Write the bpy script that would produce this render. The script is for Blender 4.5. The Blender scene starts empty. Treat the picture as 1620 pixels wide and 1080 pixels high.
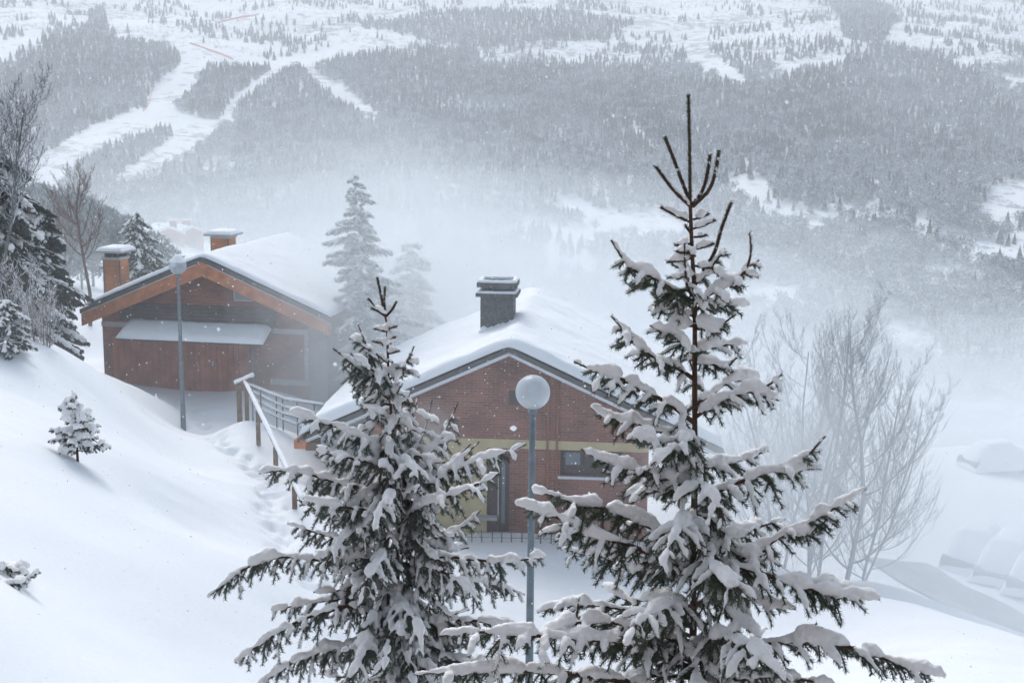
import bpy, math, random
import numpy as np
from mathutils import Vector, Matrix
R = random.Random(11)
rng = np.random.default_rng(11)
sc = bpy.context.scene
col = sc.collection

# ------------------------------------------------------------------ camera, sky, sun, exposure
FPX = 2000.0                       # focal length in pixels of the 1620 px wide photograph
PITCH, ROLL = math.radians(10.0), 0.010
camd = bpy.data.cameras.new('camera'); cam = bpy.data.objects.new('camera', camd); col.objects.link(cam)
camd.sensor_width = 36; camd.lens = FPX / 1620 * 36
camd.clip_start = 0.1; camd.clip_end = 9000
CM = Matrix.Rotation(math.pi/2 - PITCH, 4, 'X') @ Matrix.Rotation(ROLL, 4, 'Z')
cam.matrix_world = CM
camd.dof.use_dof = True; camd.dof.focus_distance = 10.5; camd.dof.aperture_fstop = 6.3
sc.camera = cam
CR = np.array(CM.to_3x3())

SUN_EL, SUN_AZ = math.radians(48), math.radians(-20)     # azimuth measured from +Y towards +X
world = bpy.data.worlds.new('World'); sc.world = world; world.use_nodes = True
wn = world.node_tree; wn.nodes.clear()
wo = wn.nodes.new('ShaderNodeOutputWorld'); bg = wn.nodes.new('ShaderNodeBackground')
sky = wn.nodes.new('ShaderNodeTexSky'); sky.sky_type = 'NISHITA'; sky.sun_disc = False
sky.sun_elevation = SUN_EL; sky.sun_rotation = SUN_AZ
sky.air_density = 0.75; sky.dust_density = 7.0; sky.ozone_density = 1.0; sky.altitude = 1500
bg.inputs['Strength'].default_value = 0.13
hs = wn.nodes.new('ShaderNodeHueSaturation'); hs.inputs['Saturation'].default_value = 0.62; hs.inputs['Hue'].default_value = 0.475
wn.links.new(sky.outputs[0], hs.inputs['Color']); wn.links.new(hs.outputs[0], bg.inputs[0]); wn.links.new(bg.outputs[0], wo.inputs[0])
sd = bpy.data.lights.new('sun', 'SUN'); sd.energy = 1.0; sd.angle = math.radians(25); sd.color = (1.0, 0.97, 0.93)
so = bpy.data.objects.new('sun', sd); col.objects.link(so)
sdir = Vector((math.sin(SUN_AZ)*math.cos(SUN_EL), math.cos(SUN_AZ)*math.cos(SUN_EL), math.sin(SUN_EL)))
so.rotation_euler = sdir.to_track_quat('Z', 'Y').to_euler(); so.location = (0, 0, 40)
sc.view_settings.view_transform = 'Standard'; sc.view_settings.look = 'None'
sc.view_settings.exposure = 0.88; sc.view_settings.gamma = 1.0; sc.view_settings.use_curve_mapping = False
sc.cycles.volume_bounces = 4; sc.cycles.max_bounces = 8; sc.cycles.diffuse_bounces = 4
sc.cycles.transparent_max_bounces = 16
sc.cycles.use_denoising = True

# ------------------------------------------------------------------ helpers
def at(px, py, D):
    """world point seen at pixel (px, py) of the photograph, D metres ahead (world Y)"""
    d = CR @ np.array([(px-810)/FPX, -(py-540)/FPX, -1.0])
    return d * (D / d[1])
def project(P):
    q = np.asarray(P) @ CR
    w = np.maximum(-q[..., 2], 1e-6)
    return 810 + FPX*q[..., 0]/w, 540 - FPX*q[..., 1]/w

def tag(o, label=None, cat=None, group=None, kind=None):
    if label: o['label'] = label
    if cat: o['category'] = cat
    if group: o['group'] = group
    if kind: o['kind'] = kind
    return o
def empty(name, loc, rz=0.0):
    o = bpy.data.objects.new(name, None); col.objects.link(o)
    o.location = loc; o.rotation_euler = (0, 0, rz); o.empty_display_size = 0.3
    return o
def link(name, mesh, parent=None, loc=None):
    o = bpy.data.objects.new(name, mesh); col.objects.link(o)
    if parent is not None: o.parent = parent
    if loc is not None: o.location = loc
    return o

class MB:
    """collects vertices and faces (arrays) and links them as one mesh"""
    def __init__(s): s.V = []; s.F = []; s.n = 0
    def add(s, V, F, mi=0, smooth=False):
        V = np.asarray(V, float).reshape(-1, 3)
        if not isinstance(F, list): F = [F]
        for f in F:
            f = np.asarray(f, np.int64)
            if f.size: s.F.append((f + s.n, mi, smooth))
        s.V.append(V); s.n += len(V)
    def mesh(s, name, mats):
        V = np.concatenate(s.V) if s.V else np.zeros((0, 3))
        me = bpy.data.meshes.new(name)
        me.vertices.add(len(V)); me.vertices.foreach_set('co', V.astype(np.float32).ravel())
        nf = sum(len(f) for f, _, _ in s.F); nl = sum(f.size for f, _, _ in s.F)
        me.loops.add(nl); me.polygons.add(nf)
        me.loops.foreach_set('vertex_index', np.concatenate([f.ravel() for f, _, _ in s.F]).astype(np.int32))
        tot = np.concatenate([np.full(len(f), f.shape[1]) for f, _, _ in s.F])
        me.polygons.foreach_set('loop_start', np.concatenate([[0], np.cumsum(tot)[:-1]]).astype(np.int32))
        me.polygons.foreach_set('material_index', np.concatenate([np.full(len(f), m) for f, m, _ in s.F]).astype(np.int32))
        me.polygons.foreach_set('use_smooth', np.concatenate([np.full(len(f), sm) for f, _, sm in s.F]).astype(bool))
        for m in (mats if isinstance(mats, (list, tuple)) else [mats]): me.materials.append(m)
        me.update(calc_edges=True); me.validate()
        return me
    def build(s, name, mats, parent=None, loc=None):
        return link(name, s.mesh(name, mats), parent, loc)
    # shapes
    def box(s, a, b, mi=0, bevel=0.0, rz=0.0, c=None):
        x0, y0, z0 = a; x1, y1, z1 = b
        if bevel <= 0:
            V = np.array([(x0,y0,z0),(x1,y0,z0),(x1,y1,z0),(x0,y1,z0),(x0,y0,z1),(x1,y0,z1),(x1,y1,z1),(x0,y1,z1)], float)
            F = [(0,3,2,1),(4,5,6,7),(0,1,5,4),(1,2,6,5),(2,3,7,6),(3,0,4,7)]
            s.add(V, np.array(F), mi)
        else:
            bv = bevel
            rings = []
            for z, i in ((z0, bv), (z0+bv, 0), (z1-bv, 0), (z1, bv)):
                X0, Y0, X1, Y1 = x0+i, y0+i, x1-i, y1-i
                k = bv*0.5
                rings.append([(X0+k,Y0,z),(X1-k,Y0,z),(X1,Y0+k,z),(X1,Y1-k,z),(X1-k,Y1,z),(X0+k,Y1,z),(X0,Y1-k,z),(X0,Y0+k,z)])
            V = np.array(rings, float).reshape(-1, 3)
            q = [(r*8+i, r*8+(i+1) % 8, (r+1)*8+(i+1) % 8, (r+1)*8+i) for r in range(3) for i in range(8)]
            s.add(V, [np.array(q), np.array([tuple(range(7, -1, -1)), tuple(range(24, 32))])], mi)
    def hexa(s, P, mi=0):
        """eight corners: bottom four counter-clockwise, then top four"""
        s.add(np.array(P, float), np.array([(0,3,2,1),(4,5,6,7),(0,1,5,4),(1,2,6,5),(2,3,7,6),(3,0,4,7)]), mi)
    def prism(s, poly, v0, v1, mi=0):
        """polygon in local (u, z) extruded along y from v0 to v1"""
        n = len(poly)
        V = [(u, v0, z) for u, z in poly] + [(u, v1, z) for u, z in poly]
        q = [(i, n+i, n+(i+1) % n, (i+1) % n) for i in range(n)]
        s.add(V, [np.array(q), np.array([tuple(range(n)), tuple(range(2*n-1, n-1, -1))])], mi)
    def tube(s, P, r, sides=6, mi=0, smooth=True, cap=True):
        P = np.asarray(P, float); n = len(P)
        r = np.broadcast_to(np.asarray(r, float), (n,))
        T = np.gradient(P, axis=0); T /= np.linalg.norm(T, axis=1)[:, None] + 1e-12
        m = np.abs(T.mean(0)); ref = np.zeros(3); ref[int(np.argmin(m))] = 1
        A = np.cross(T, ref); A /= np.linalg.norm(A, axis=1)[:, None] + 1e-12
        B = np.cross(T, A)
        a = np.arange(sides)*2*math.pi/sides
        V = P[:, None, :] + r[:, None, None]*(np.cos(a)[None, :, None]*A[:, None, :] + np.sin(a)[None, :, None]*B[:, None, :])
        i = np.arange(n-1)[:, None]*sides; j = np.arange(sides)[None, :]; k = (j+1) % sides
        F = [np.stack([i+j, i+k, i+sides+k, i+sides+j], -1).reshape(-1, 4)]
        V = V.reshape(-1, 3)
        if cap:
            V = np.vstack([V, P[0]-T[0]*r[0]*0.6, P[-1]+T[-1]*r[-1]*0.6])
            c0, c1 = n*sides, n*sides+1; b = (n-1)*sides
            F += [np.stack([np.full(sides, c0), (j[0]+1) % sides, j[0]], -1), np.stack([np.full(sides, c1), b+j[0], b+(j[0]+1) % sides], -1)]
        s.add(V, F, mi, smooth)
    def blob(s, c, rad, rough=0.12, mi=0, sub=1):
        V, F = ICO[sub]
        d = V*(1 + rough*rng.standard_normal(len(V)))[:, None]
        s.add(d*np.asarray(rad) + np.asarray(c), F, mi, True)
    def lathe(s, prof, c=(0, 0, 0), sides=24, mi=0, smooth=True):
        prof = np.asarray(prof, float); n = len(prof); a = np.arange(sides)*2*math.pi/sides
        V = np.zeros((n, sides, 3)); V[:, :, 0] = prof[:, 0:1]*np.cos(a); V[:, :, 1] = prof[:, 0:1]*np.sin(a); V[:, :, 2] = prof[:, 1:2]
        i = np.arange(n-1)[:, None]*sides; j = np.arange(sides)[None, :]; k = (j+1) % sides
        s.add(V.reshape(-1, 3)+np.asarray(c), np.stack([i+j, i+k, i+sides+k, i+sides+j], -1).reshape(-1, 4), mi, smooth)

import bmesh
ICO = {}
for _s in (1, 2, 3, 4):
    _b = bmesh.new(); bmesh.ops.create_icosphere(_b, subdivisions=_s, radius=1)
    ICO[_s] = (np.array([v.co[:] for v in _b.verts]), np.array([[v.index for v in f.verts] for f in _b.faces])); _b.free()

def unit(v):
    v = np.asarray(v, float); return v/(np.linalg.norm(v)+1e-12)
def spline(P, step):
    """Catmull-Rom through P resampled at about `step`"""
    P = np.asarray(P, float)
    if len(P) == 2: P = np.array([P[0], (P[0]+P[1])/2, P[1]])
    Q = np.vstack([2*P[0]-P[1], P, 2*P[-1]-P[-2]]); out = []
    for i in range(len(P)-1):
        n = max(2, int(np.linalg.norm(P[i+1]-P[i])/step)+1)
        t = np.linspace(0, 1, n, endpoint=False)[:, None]
        a, b, c, d = Q[i], Q[i+1], Q[i+2], Q[i+3]
        out.append(0.5*((2*b)+(-a+c)*t+(2*a-5*b+4*c-d)*t*t+(-a+3*b-3*c+d)*t**3))
    return np.vstack(out+[P[-1:]])
_perm = rng.random((64, 64))
def vnoise(x, y, seed=0):
    x = np.asarray(x, float)+seed*17.3; y = np.asarray(y, float)+seed*9.1
    xi = np.floor(x).astype(int); yi = np.floor(y).astype(int); fx = x-xi; fy = y-yi
    fx = fx*fx*(3-2*fx); fy = fy*fy*(3-2*fy); g = lambda a, b: _perm[a % 64, b % 64]
    return (g(xi, yi)*(1-fx)+g(xi+1, yi)*fx)*(1-fy)+(g(xi, yi+1)*(1-fx)+g(xi+1, yi+1)*fx)*fy
def fbm(x, y, seed=0, o=4):
    t = 0; a = 0.5; n = 0
    for k in range(o): t = t+a*vnoise(x*2**k, y*2**k, seed+k); n += a; a *= 0.5
    return t/n

# ------------------------------------------------------------------ materials
def mat(name):
    m = bpy.data.materials.new(name); m.use_nodes = True
    nt = m.node_tree; b = nt.nodes['Principled BSDF']
    return m, nt, b
def nd(nt, t, **kw):
    n = nt.nodes.new('ShaderNode'+t)
    for k, v in kw.items():
        if k in n.inputs: n.inputs[k].default_value = v
        else: setattr(n, k, v)
    return n
def ramp(nt, stops):
    n = nt.nodes.new('ShaderNodeValToRGB'); e = n.color_ramp.elements
    while len(e) < len(stops): e.new(0.5)
    for i, (p, c) in enumerate(stops):
        e[i].position = p; e[i].color = (*c, 1) if len(c) == 3 else c
    return n
def simple(name, c, rough=0.7, var=0.15, scale=8, bump=0.0, metal=0.0):
    m, nt, b = mat(name); b.inputs['Roughness'].default_value = rough; b.inputs['Metallic'].default_value = metal
    tc = nd(nt, 'TexCoord'); no = nd(nt, 'TexNoise', Scale=scale, Detail=5.0)
    nt.links.new(tc.outputs['Object'], no.inputs['Vector'])
    r = ramp(nt, [(0.3, tuple(x*(1-var) for x in c)), (0.7, tuple(min(1, x*(1+var)) for x in c))])
    nt.links.new(no.outputs['Fac'], r.inputs[0]); nt.links.new(r.outputs[0], b.inputs['Base Color'])
    if bump:
        bp = nd(nt, 'Bump', Strength=bump, Distance=0.02); nt.links.new(no.outputs['Fac'], bp.inputs['Height'])
        nt.links.new(bp.outputs[0], b.inputs['Normal'])
    return m
def snow_mat(name, c=(0.80, 0.835, 0.88), scale=12, bump=0.25, dist=0.02, sss=0.0):
    m, nt, b = mat(name); b.inputs['Roughness'].default_value = 0.85
    b.inputs['Specular IOR Level'].default_value = 0.25
    tc = nd(nt, 'TexCoord'); no = nd(nt, 'TexNoise', Scale=scale, Detail=6.0, Roughness=0.6)
    nt.links.new(tc.outputs['Object'], no.inputs['Vector'])
    r = ramp(nt, [(0.3, tuple(x*0.95 for x in c)), (0.7, c)])
    nt.links.new(no.outputs['Fac'], r.inputs[0]); nt.links.new(r.outputs[0], b.inputs['Base Color'])
    bp = nd(nt, 'Bump', Strength=bump, Distance=dist); nt.links.new(no.outputs['Fac'], bp.inputs['Height'])
    nt.links.new(bp.outputs[0], b.inputs['Normal'])
    if sss:
        b.inputs['Subsurface Weight'].default_value = sss; b.inputs['Subsurface Radius'].default_value = (0.03, 0.03, 0.035)
        b.inputs['Subsurface Scale'].default_value = 1.0
    return m
def brick_mat(name, c1, c2, mortar, bw=0.24, bh=0.075, frost=0.0):
    m, nt, b = mat(name); b.inputs['Roughness'].default_value = 0.9
    tc = nd(nt, 'TexCoord'); sp = nd(nt, 'SeparateXYZ'); ad = nd(nt, 'Math', operation='ADD'); cb = nd(nt, 'CombineXYZ')
    nt.links.new(tc.outputs['Object'], sp.inputs[0]); nt.links.new(sp.outputs[0], ad.inputs[0]); nt.links.new(sp.outputs[1], ad.inputs[1])
    nt.links.new(ad.outputs[0], cb.inputs[0]); nt.links.new(sp.outputs[2], cb.inputs[1])
    br = nd(nt, 'TexBrick', Scale=1.0); br.offset = 0.5
    br.inputs['Brick Width'].default_value = bw; br.inputs['Row Height'].default_value = bh
    br.inputs['Mortar Size'].default_value = 0.008; br.inputs['Color1'].default_value = (*c1, 1)
    br.inputs['Color2'].default_value = (*c2, 1); br.inputs['Mortar'].default_value = (*mortar, 1)
    nt.links.new(cb.outputs[0], br.inputs['Vector'])
    no = nd(nt, 'TexNoise', Scale=0.9, Detail=6.0); nt.links.new(tc.outputs['Object'], no.inputs['Vector'])
    r = ramp(nt, [(0.3, (0.45, 0.46, 0.48)), (0.7, (1.25, 1.2, 1.2))]); nt.links.new(no.outputs['Fac'], r.inputs[0])
    mx = nd(nt, 'MixRGB', blend_type='MULTIPLY'); mx.inputs[0].default_value = 0.8
    nt.links.new(br.outputs[0], mx.inputs[1]); nt.links.new(r.outputs[0], mx.inputs[2])
    last = mx.outputs[0]
    n2 = nd(nt, 'TexNoise', Scale=22.0, Detail=4.0); nt.links.new(tc.outputs['Object'], n2.inputs['Vector'])
    r2 = ramp(nt, [(0.60, (0, 0, 0)), (0.74, (1, 1, 1))]); nt.links.new(n2.outputs['Fac'], r2.inputs[0])
    m2 = nd(nt, 'MixRGB'); mm = nd(nt, 'Math', operation='MULTIPLY'); mm.inputs[1].default_value = frost
    nt.links.new(r2.outputs[0], mm.inputs[0]); nt.links.new(mm.outputs[0], m2.inputs[0])
    nt.links.new(last, m2.inputs[1]); m2.inputs[2].default_value = (0.7, 0.74, 0.78, 1)
    nt.links.new(m2.outputs[0], b.inputs['Base Color'])
    bp = nd(nt, 'Bump', Strength=0.4, Distance=0.01); nt.links.new(br.outputs['Fac'], bp.inputs['Height']); bp.invert = True
    nt.links.new(bp.outputs[0], b.inputs['Normal'])
    return m
def snowy_mat(name, dark, snow=(0.72, 0.76, 0.8), lo=0.1, hi=0.6, nscale=2.0, namp=0.5, var=0.3, patch=0.0):
    """a rough surface whose upward faces carry settled snow"""
    m, nt, b = mat(name); b.inputs['Roughness'].default_value = 0.9; b.inputs['Specular IOR Level'].default_value = 0.2
    g = nd(nt, 'NewGeometry'); sp = nd(nt, 'SeparateXYZ'); nt.links.new(g.outputs['True Normal'], sp.inputs[0])
    ab = nd(nt, 'Math', operation='ABSOLUTE'); nt.links.new(sp.outputs[2], ab.inputs[0])
    no = nd(nt, 'TexNoise', Scale=nscale, Detail=3.0); nt.links.new(g.outputs['Position'], no.inputs['Vector'])
    ms = nd(nt, 'Math', operation='MULTIPLY_ADD'); ms.inputs[1].default_value = namp*2; ms.inputs[2].default_value = -namp
    nt.links.new(no.outputs['Fac'], ms.inputs[0])
    ad = nd(nt, 'Math', operation='ADD'); nt.links.new(ab.outputs[0], ad.inputs[0]); nt.links.new(ms.outputs[0], ad.inputs[1])
    mr = nd(nt, 'MapRange'); mr.inputs[1].default_value = lo; mr.inputs[2].default_value = hi
    n4 = nd(nt, 'TexNoise', Scale=.011, Detail=4.0); nt.links.new(g.outputs['Position'], n4.inputs['Vector'])
    m4 = nd(nt, 'Math', operation='MULTIPLY_ADD'); m4.inputs[1].default_value = patch*2; nt.links.new(n4.outputs['Fac'], m4.inputs[0]); m4.inputs[2].default_value = -patch
    a4 = nd(nt, 'Math', operation='ADD'); nt.links.new(ad.outputs[0], a4.inputs[0]); nt.links.new(m4.outputs[0], a4.inputs[1])
    nt.links.new(a4.outputs[0], mr.inputs[0])
    mx = nd(nt, 'MixRGB'); mx.inputs[1].default_value = (*dark, 1); mx.inputs[2].default_value = (*snow, 1)
    n3 = nd(nt, 'TexNoise', Scale=nscale*0.06, Detail=2.0); nt.links.new(g.outputs['Position'], n3.inputs['Vector'])
    r3 = ramp(nt, [(0.3, tuple(x*(1-var) for x in dark)), (0.7, tuple(x*(1+var) for x in dark))])
    nt.links.new(n3.outputs['Fac'], r3.inputs[0]); nt.links.new(r3.outputs[0], mx.inputs[1])
    nt.links.new(mr.outputs[0], mx.inputs[0]); nt.links.new(mx.outputs[0], b.inputs['Base Color'])
    return m

M = {}
M['snow'] = snow_mat('snow')
M['roof_snow'] = snow_mat('roof snow', scale=3, bump=0.2, dist=0.05)
M['tree_snow'] = snow_mat('tree snow', (0.86, 0.855, 0.865), scale=45, bump=0.25, dist=0.008)
M['brick_dark'] = brick_mat('dark red brick', (0.30, 0.105, 0.062), (0.20, 0.072, 0.048), (0.17, 0.12, 0.10), frost=0.35)
M['brick_red'] = brick_mat('red brown brick', (0.34, 0.140, 0.095), (0.23, 0.098, 0.072), (0.28, 0.21, 0.185), frost=0.25)
M['brick_orange'] = brick_mat('orange chimney brick', (0.52, 0.225, 0.10), (0.43, 0.175, 0.08), (0.40, 0.24, 0.15), frost=0.12)
M['fascia'] = simple('orange brown timber', (0.47, 0.18, 0.085), 0.75, 0.25, 3, 0.1)
M['door_wood'] = simple('dark red boarding', (0.30, 0.098, 0.056), 0.8, 0.3, 2)
M['concrete'] = simple('pale concrete', (0.34, 0.34, 0.34), 0.9, 0.12, 4, 0.1)
M['render_grey'] = simple('grey render', (0.26, 0.27, 0.27), 0.9, 0.15, 2)
M['dark_board'] = simple('dark boarding', (0.07, 0.058, 0.055), 0.85, 0.3, 5)
M['roof_edge'] = simple('roof edge metal', (0.085, 0.08, 0.082), 0.6, 0.15, 4)
M['edge_white'] = simple('frosted edge board', (0.62, 0.66, 0.70), 0.8, 0.08, 6)
M['cream'] = simple('cream render', (0.50, 0.42, 0.26), 0.9, 0.1, 2.5)
M['chimney_dark'] = simple('dark chimney concrete', (0.09, 0.092, 0.095), 0.9, 0.4, 9, 0.3)
M['window_dark'] = simple('dark window recess', (0.08, 0.06, 0.06), 0.7)
M['glass'] = simple('misted pane', (0.16, 0.19, 0.22), 0.15, 0.1, 2)
M['pipe'] = simple('orange brown pipe', (0.30, 0.12, 0.07), 0.6)
M['pole'] = simple('galvanised pole', (0.13, 0.165, 0.19), 0.45, 0.2, 6, 0, 0.3)
M['rail_wood'] = simple('weathered rail timber', (0.17, 0.115, 0.08), 0.85, 0.3, 7)
M['rail_metal'] = simple('grey rail metal', (0.13, 0.14, 0.15), 0.6)
M['bark'] = simple('spruce bark', (0.075, 0.037, 0.024), 0.95, 0.35, 60, 0.6)
M['twig'] = simple('bare twig frost', (0.38, 0.39, 0.41), 0.9, 0.3, 3)
M['twig_red'] = simple('reddish larch twig', (0.16, 0.115, 0.10), 0.9, 0.3, 3)
M['needle'] = simple('spruce needles', (0.055, 0.072, 0.045), 0.6, 0.5, 9)
M['needle_grey'] = simple('frosted spruce needles', (0.10, 0.118, 0.10), 0.7, 0.45, 9)
M['shade_wall'] = simple('grey shade house boarding', (0.38, 0.36, 0.35), 0.9, 0.2, 3)  # neutral wall of the unseen house added to block light from behind
M['twig_dark'] = simple('dark bare twig', (0.13, 0.13, 0.135), 0.9, 0.3, 3)
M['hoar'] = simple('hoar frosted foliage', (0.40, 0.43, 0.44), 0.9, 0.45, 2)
M['needle_far'] = simple('dark conifer foliage', (0.030, 0.042, 0.036), 0.85, 0.4, 3)
M['conifer'] = snowy_mat('mountain conifer', (0.075, 0.090, 0.096), lo=0.10, hi=0.95, nscale=0.5, namp=0.5, patch=.45)
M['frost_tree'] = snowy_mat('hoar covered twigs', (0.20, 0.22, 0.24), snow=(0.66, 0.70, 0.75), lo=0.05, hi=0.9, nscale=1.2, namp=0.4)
M['net'] = simple('orange netting', (0.75, 0.20, 0.09), 0.7)
M['net_pink'] = simple('faded red netting', (0.70, 0.38, 0.36), 0.7)
M['asphalt'] = simple('slushy asphalt', (0.26, 0.27, 0.29), 0.8, 0.35, 0.7)
M['car_paint'] = simple('grey car paint', (0.14, 0.15, 0.17), 0.35)
M['tyre'] = simple('tyre rubber', (0.03, 0.03, 0.03), 0.9)
# lamp globe: milky translucent plastic
m, nt, b = mat('milky globe')
out = nt.nodes['Material Output']; nt.nodes.remove(b)
tr = nd(nt, 'BsdfTransparent'); tr.inputs[0].default_value = (0.9, 0.94, 0.97, 1)
tl = nd(nt, 'BsdfTranslucent'); tl.inputs[0].default_value = (0.72, 0.77, 0.82, 1)
df = nd(nt, 'BsdfDiffuse'); df.inputs[0].default_value = (0.60, 0.65, 0.69, 1)
gl = nd(nt, 'BsdfGlossy'); gl.inputs['Roughness'].default_value = 0.3
a1 = nd(nt, 'MixShader'); a1.inputs[0].default_value = 0.5; nt.links.new(tl.outputs[0], a1.inputs[1]); nt.links.new(df.outputs[0], a1.inputs[2])
lw = nd(nt, 'LayerWeight', Blend=0.35); mr = nd(nt, 'MapRange'); mr.inputs[3].default_value = 0.30; mr.inputs[4].default_value = 0.9
nt.links.new(lw.outputs['Facing'], mr.inputs[0])
a2 = nd(nt, 'MixShader'); nt.links.new(mr.outputs[0], a2.inputs[0]); nt.links.new(tr.outputs[0], a2.inputs[1]); nt.links.new(a1.outputs[0], a2.inputs[2])
a3 = nd(nt, 'MixShader'); a3.inputs[0].default_value = 0.05; nt.links.new(a2.outputs[0], a3.inputs[1]); nt.links.new(gl.outputs[0], a3.inputs[2])
nt.links.new(a3.outputs[0], out.inputs[0]); M['globe'] = m
m, nt, b = mat('snowflake'); nt.nodes.remove(b); tl = nd(nt, 'BsdfTranslucent'); tl.inputs[0].default_value = (.93, .95, .97, 1); df = nd(nt, 'BsdfDiffuse'); df.inputs[0].default_value = (.93, .95, .97, 1)
mx = nd(nt, 'MixShader'); mx.inputs[0].default_value = .45; nt.links.new(tl.outputs[0], mx.inputs[1]); nt.links.new(df.outputs[0], mx.inputs[2]); nt.links.new(mx.outputs[0], nt.nodes['Material Output'].inputs[0]); M['flake'] = m

# ------------------------------------------------------------------ terrain
CP = [(292,682,39),(168,605,44),(330,618,44),(490,625,44),(400,640,42),(0,560,30),(60,563,31.5),(120,575,33),(172,598,36),(228,617,40),
      (0,900,17),(0,1080,13),(0,720,22.5),(200,1080,15),(200,900,19.5),(200,720,27),(350,1080,17.5),(400,900,23),(350,720,33),
      (440,850,26.5),(430,760,31),(300,645,42),(118,722,24.5),(390,662,37),(457,802,29),(520,720,37),(500,690,41),(560,900,26),(560,800,31),
      (650,845,33),(800,845,33),(1000,850,33),(930,950,28.5),(840,1080,24),(600,1080,22),(1100,900,31.5),(1150,1080,24),
      (1300,1000,25.5),(1390,948,27),(1500,1000,24.5),(1620,1062,22),(1500,1080,21),(1620,1150,19),
      (1450,925,43),(1620,1000,39.5),(1540,905,46),(1620,940,43),(1620,900,48),(1480,975,30),(1560,1010,29),(1290,925,36),(1380,920,36),(1200,890,38),
      (1560,700,72),(1400,720,68),(1500,760,62),(1620,740,68),(250,700,32.5),(270,688,36),(300,740,31.5),(330,690,36.5),(360,780,28.5),(300,840,25),(140,573,50),(60,575,50),(0,570,52),(-150,540,50),(-200,600,28),(-200,900,14),
      (250,500,60),(900,800,44),(700,800,44)]
CPW = np.array([at(*c) for c in CP] + [(-26,80,-11.5),(-40,80,-10),(-30,120,-16),(-50,120,-14),(-12,80,-15),(0,60,-14.5),(0,80,-22),(-5,120,-34),(-55,190,-18),(-85,190,-15),(-30,190,-24),(30,80,-24),(60,60,-20),(60,36,-17),
                (40,20,-10.5),(60,0,-11),(-30,0,-4),(0,5,-9.5),(20,5,-9.5),(-10,5,-7.6),(-50,40,-7)])
def tps(r): return np.where(r > 0, r*r*np.log(np.maximum(r, 1e-9)), 0)
_n = len(CPW); _K = tps(np.linalg.norm(CPW[:, None, :2]-CPW[None, :, :2], axis=2)) + np.eye(_n)*.4
_P = np.hstack([np.ones((_n, 1)), CPW[:, :2]])
_A = np.block([[_K, _P], [_P.T, np.zeros((3, 3))]])
_W = np.linalg.solve(_A, np.concatenate([CPW[:, 2], np.zeros(3)]))
def near_z(X, Y):
    X = np.asarray(X, float); Y = np.asarray(Y, float); sh = X.shape; X = X.ravel(); Y = Y.ravel(); out = np.zeros(len(X))
    for i in range(0, len(X), 40000):
        x = X[i:i+40000]; y = Y[i:i+40000]
        r = np.hypot(x[:, None]-CPW[None, :, 0], y[:, None]-CPW[None, :, 1])
        out[i:i+40000] = tps(r) @ _W[:_n] + _W[_n] + _W[_n+1]*x + _W[_n+2]*y
    return out.reshape(sh)
def smooth(a, b, x):
    t = np.clip((x-a)/(b-a), 0, 1); return t*t*(3-2*t)
def far_z(X, Y):
    up = np.maximum(Y-700, 0)
    z = -122 + 0.185*up + 0.000012*up*up
    amp = smooth(500, 1300, Y)
    z = z + amp*(70*(fbm(X/520, Y/620, 3, 3)-0.5) + 30*(fbm(X/150, Y/170, 5, 3)-0.5))
    z = z + 40*smooth(-150, -900, X)*smooth(700, 1500, Y)
    return z
def Z(X, Y):
    X = np.asarray(X, float); Y = np.asarray(Y, float)
    inx = np.clip(X, -95, 70); iny = np.clip(Y, 2, 200)
    n = near_z(inx, iny)
    edge = np.interp(X, [-45, -22, -5, 10], [195.0, 120.0, 90.0, 62.0])
    t = smooth(0, 1, (Y-edge)/(430-edge))
    return n*(1-t) + far_z(X, Y)*t
path_pts = np.array([at(300,640,42), at(345,700,35.5), at(405,720,33), at(425,770,30.5), at(440,850,26.6), at(520,930,24)])[:, :2]
path_pts = spline(np.hstack([path_pts, np.zeros((6, 1))]), 0.33)[:, :2]
foot = []
for i, p in enumerate(path_pts):
    for k in range(2): foot.append((p[0]+R.uniform(-.38, .38), p[1]+R.uniform(-.2, .2), R.uniform(.08, .14), R.uniform(.07, .15)))
def axis(segs):
    out = []
    for a, b, s in segs: out.append(np.arange(a, b-1e-6, s))
    return np.concatenate(out+[[segs[-1][1]]])
gx = axis([(-62,-14,.6),(-14,-11.5,.3),(-11.5,-3,.085),(-3,26,.3),(26,72,.6)]); gy = axis([(1,12,.6),(12,22,.3),(22,43.5,.11),(43.5,66,.4),(66,132,1.2)])
GX, GY = np.meshgrid(gx, gy)
GZ = Z(GX, GY)
def near_detail(X, Y):
    d = 0.20*(fbm(X/3.2, Y/2.1, 1, 3)-.5) + 0.045*(fbm(X/.7+3, Y/.45, 2, 3)-.5)
    return d*smooth(3, 12, Y)
GZ = GZ + near_detail(GX, GY)
# trodden trough along the path, with single foot prints
dmin = np.full(GX.shape, 9.0)
for p in path_pts[::2]:
    dmin = np.minimum(dmin, np.hypot(GX-p[0], GY-p[1]))
GZ -= 0.12*np.exp(-(dmin/0.55)**2)
for fx, fy, fr, fd in foot:
    i0, i1 = np.searchsorted(gx, [fx-.5, fx+.5]); j0, j1 = np.searchsorted(gy, [fy-.6, fy+.6])
    q = ((GX[j0:j1, i0:i1]-fx)/fr)**2 + ((GY[j0:j1, i0:i1]-fy)/(fr*1.9))**2
    GZ[j0:j1, i0:i1] -= fd*np.exp(-q**1.5)
def grid_faces(ny, nx):
    j, i = np.meshgrid(np.arange(ny-1), np.arange(nx-1), indexing='ij'); a = (j*nx+i).ravel()
    return np.stack([a, a+1, a+nx+1, a+nx], -1)
g = MB(); g.add(np.stack([GX, GY, GZ], -1).reshape(-1, 3), grid_faces(*GX.shape), 0, True)
go = g.build('snow_ground', M['snow']); tag(go, 'smooth white snow covering the slope round the chalets', kind='structure')
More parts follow.
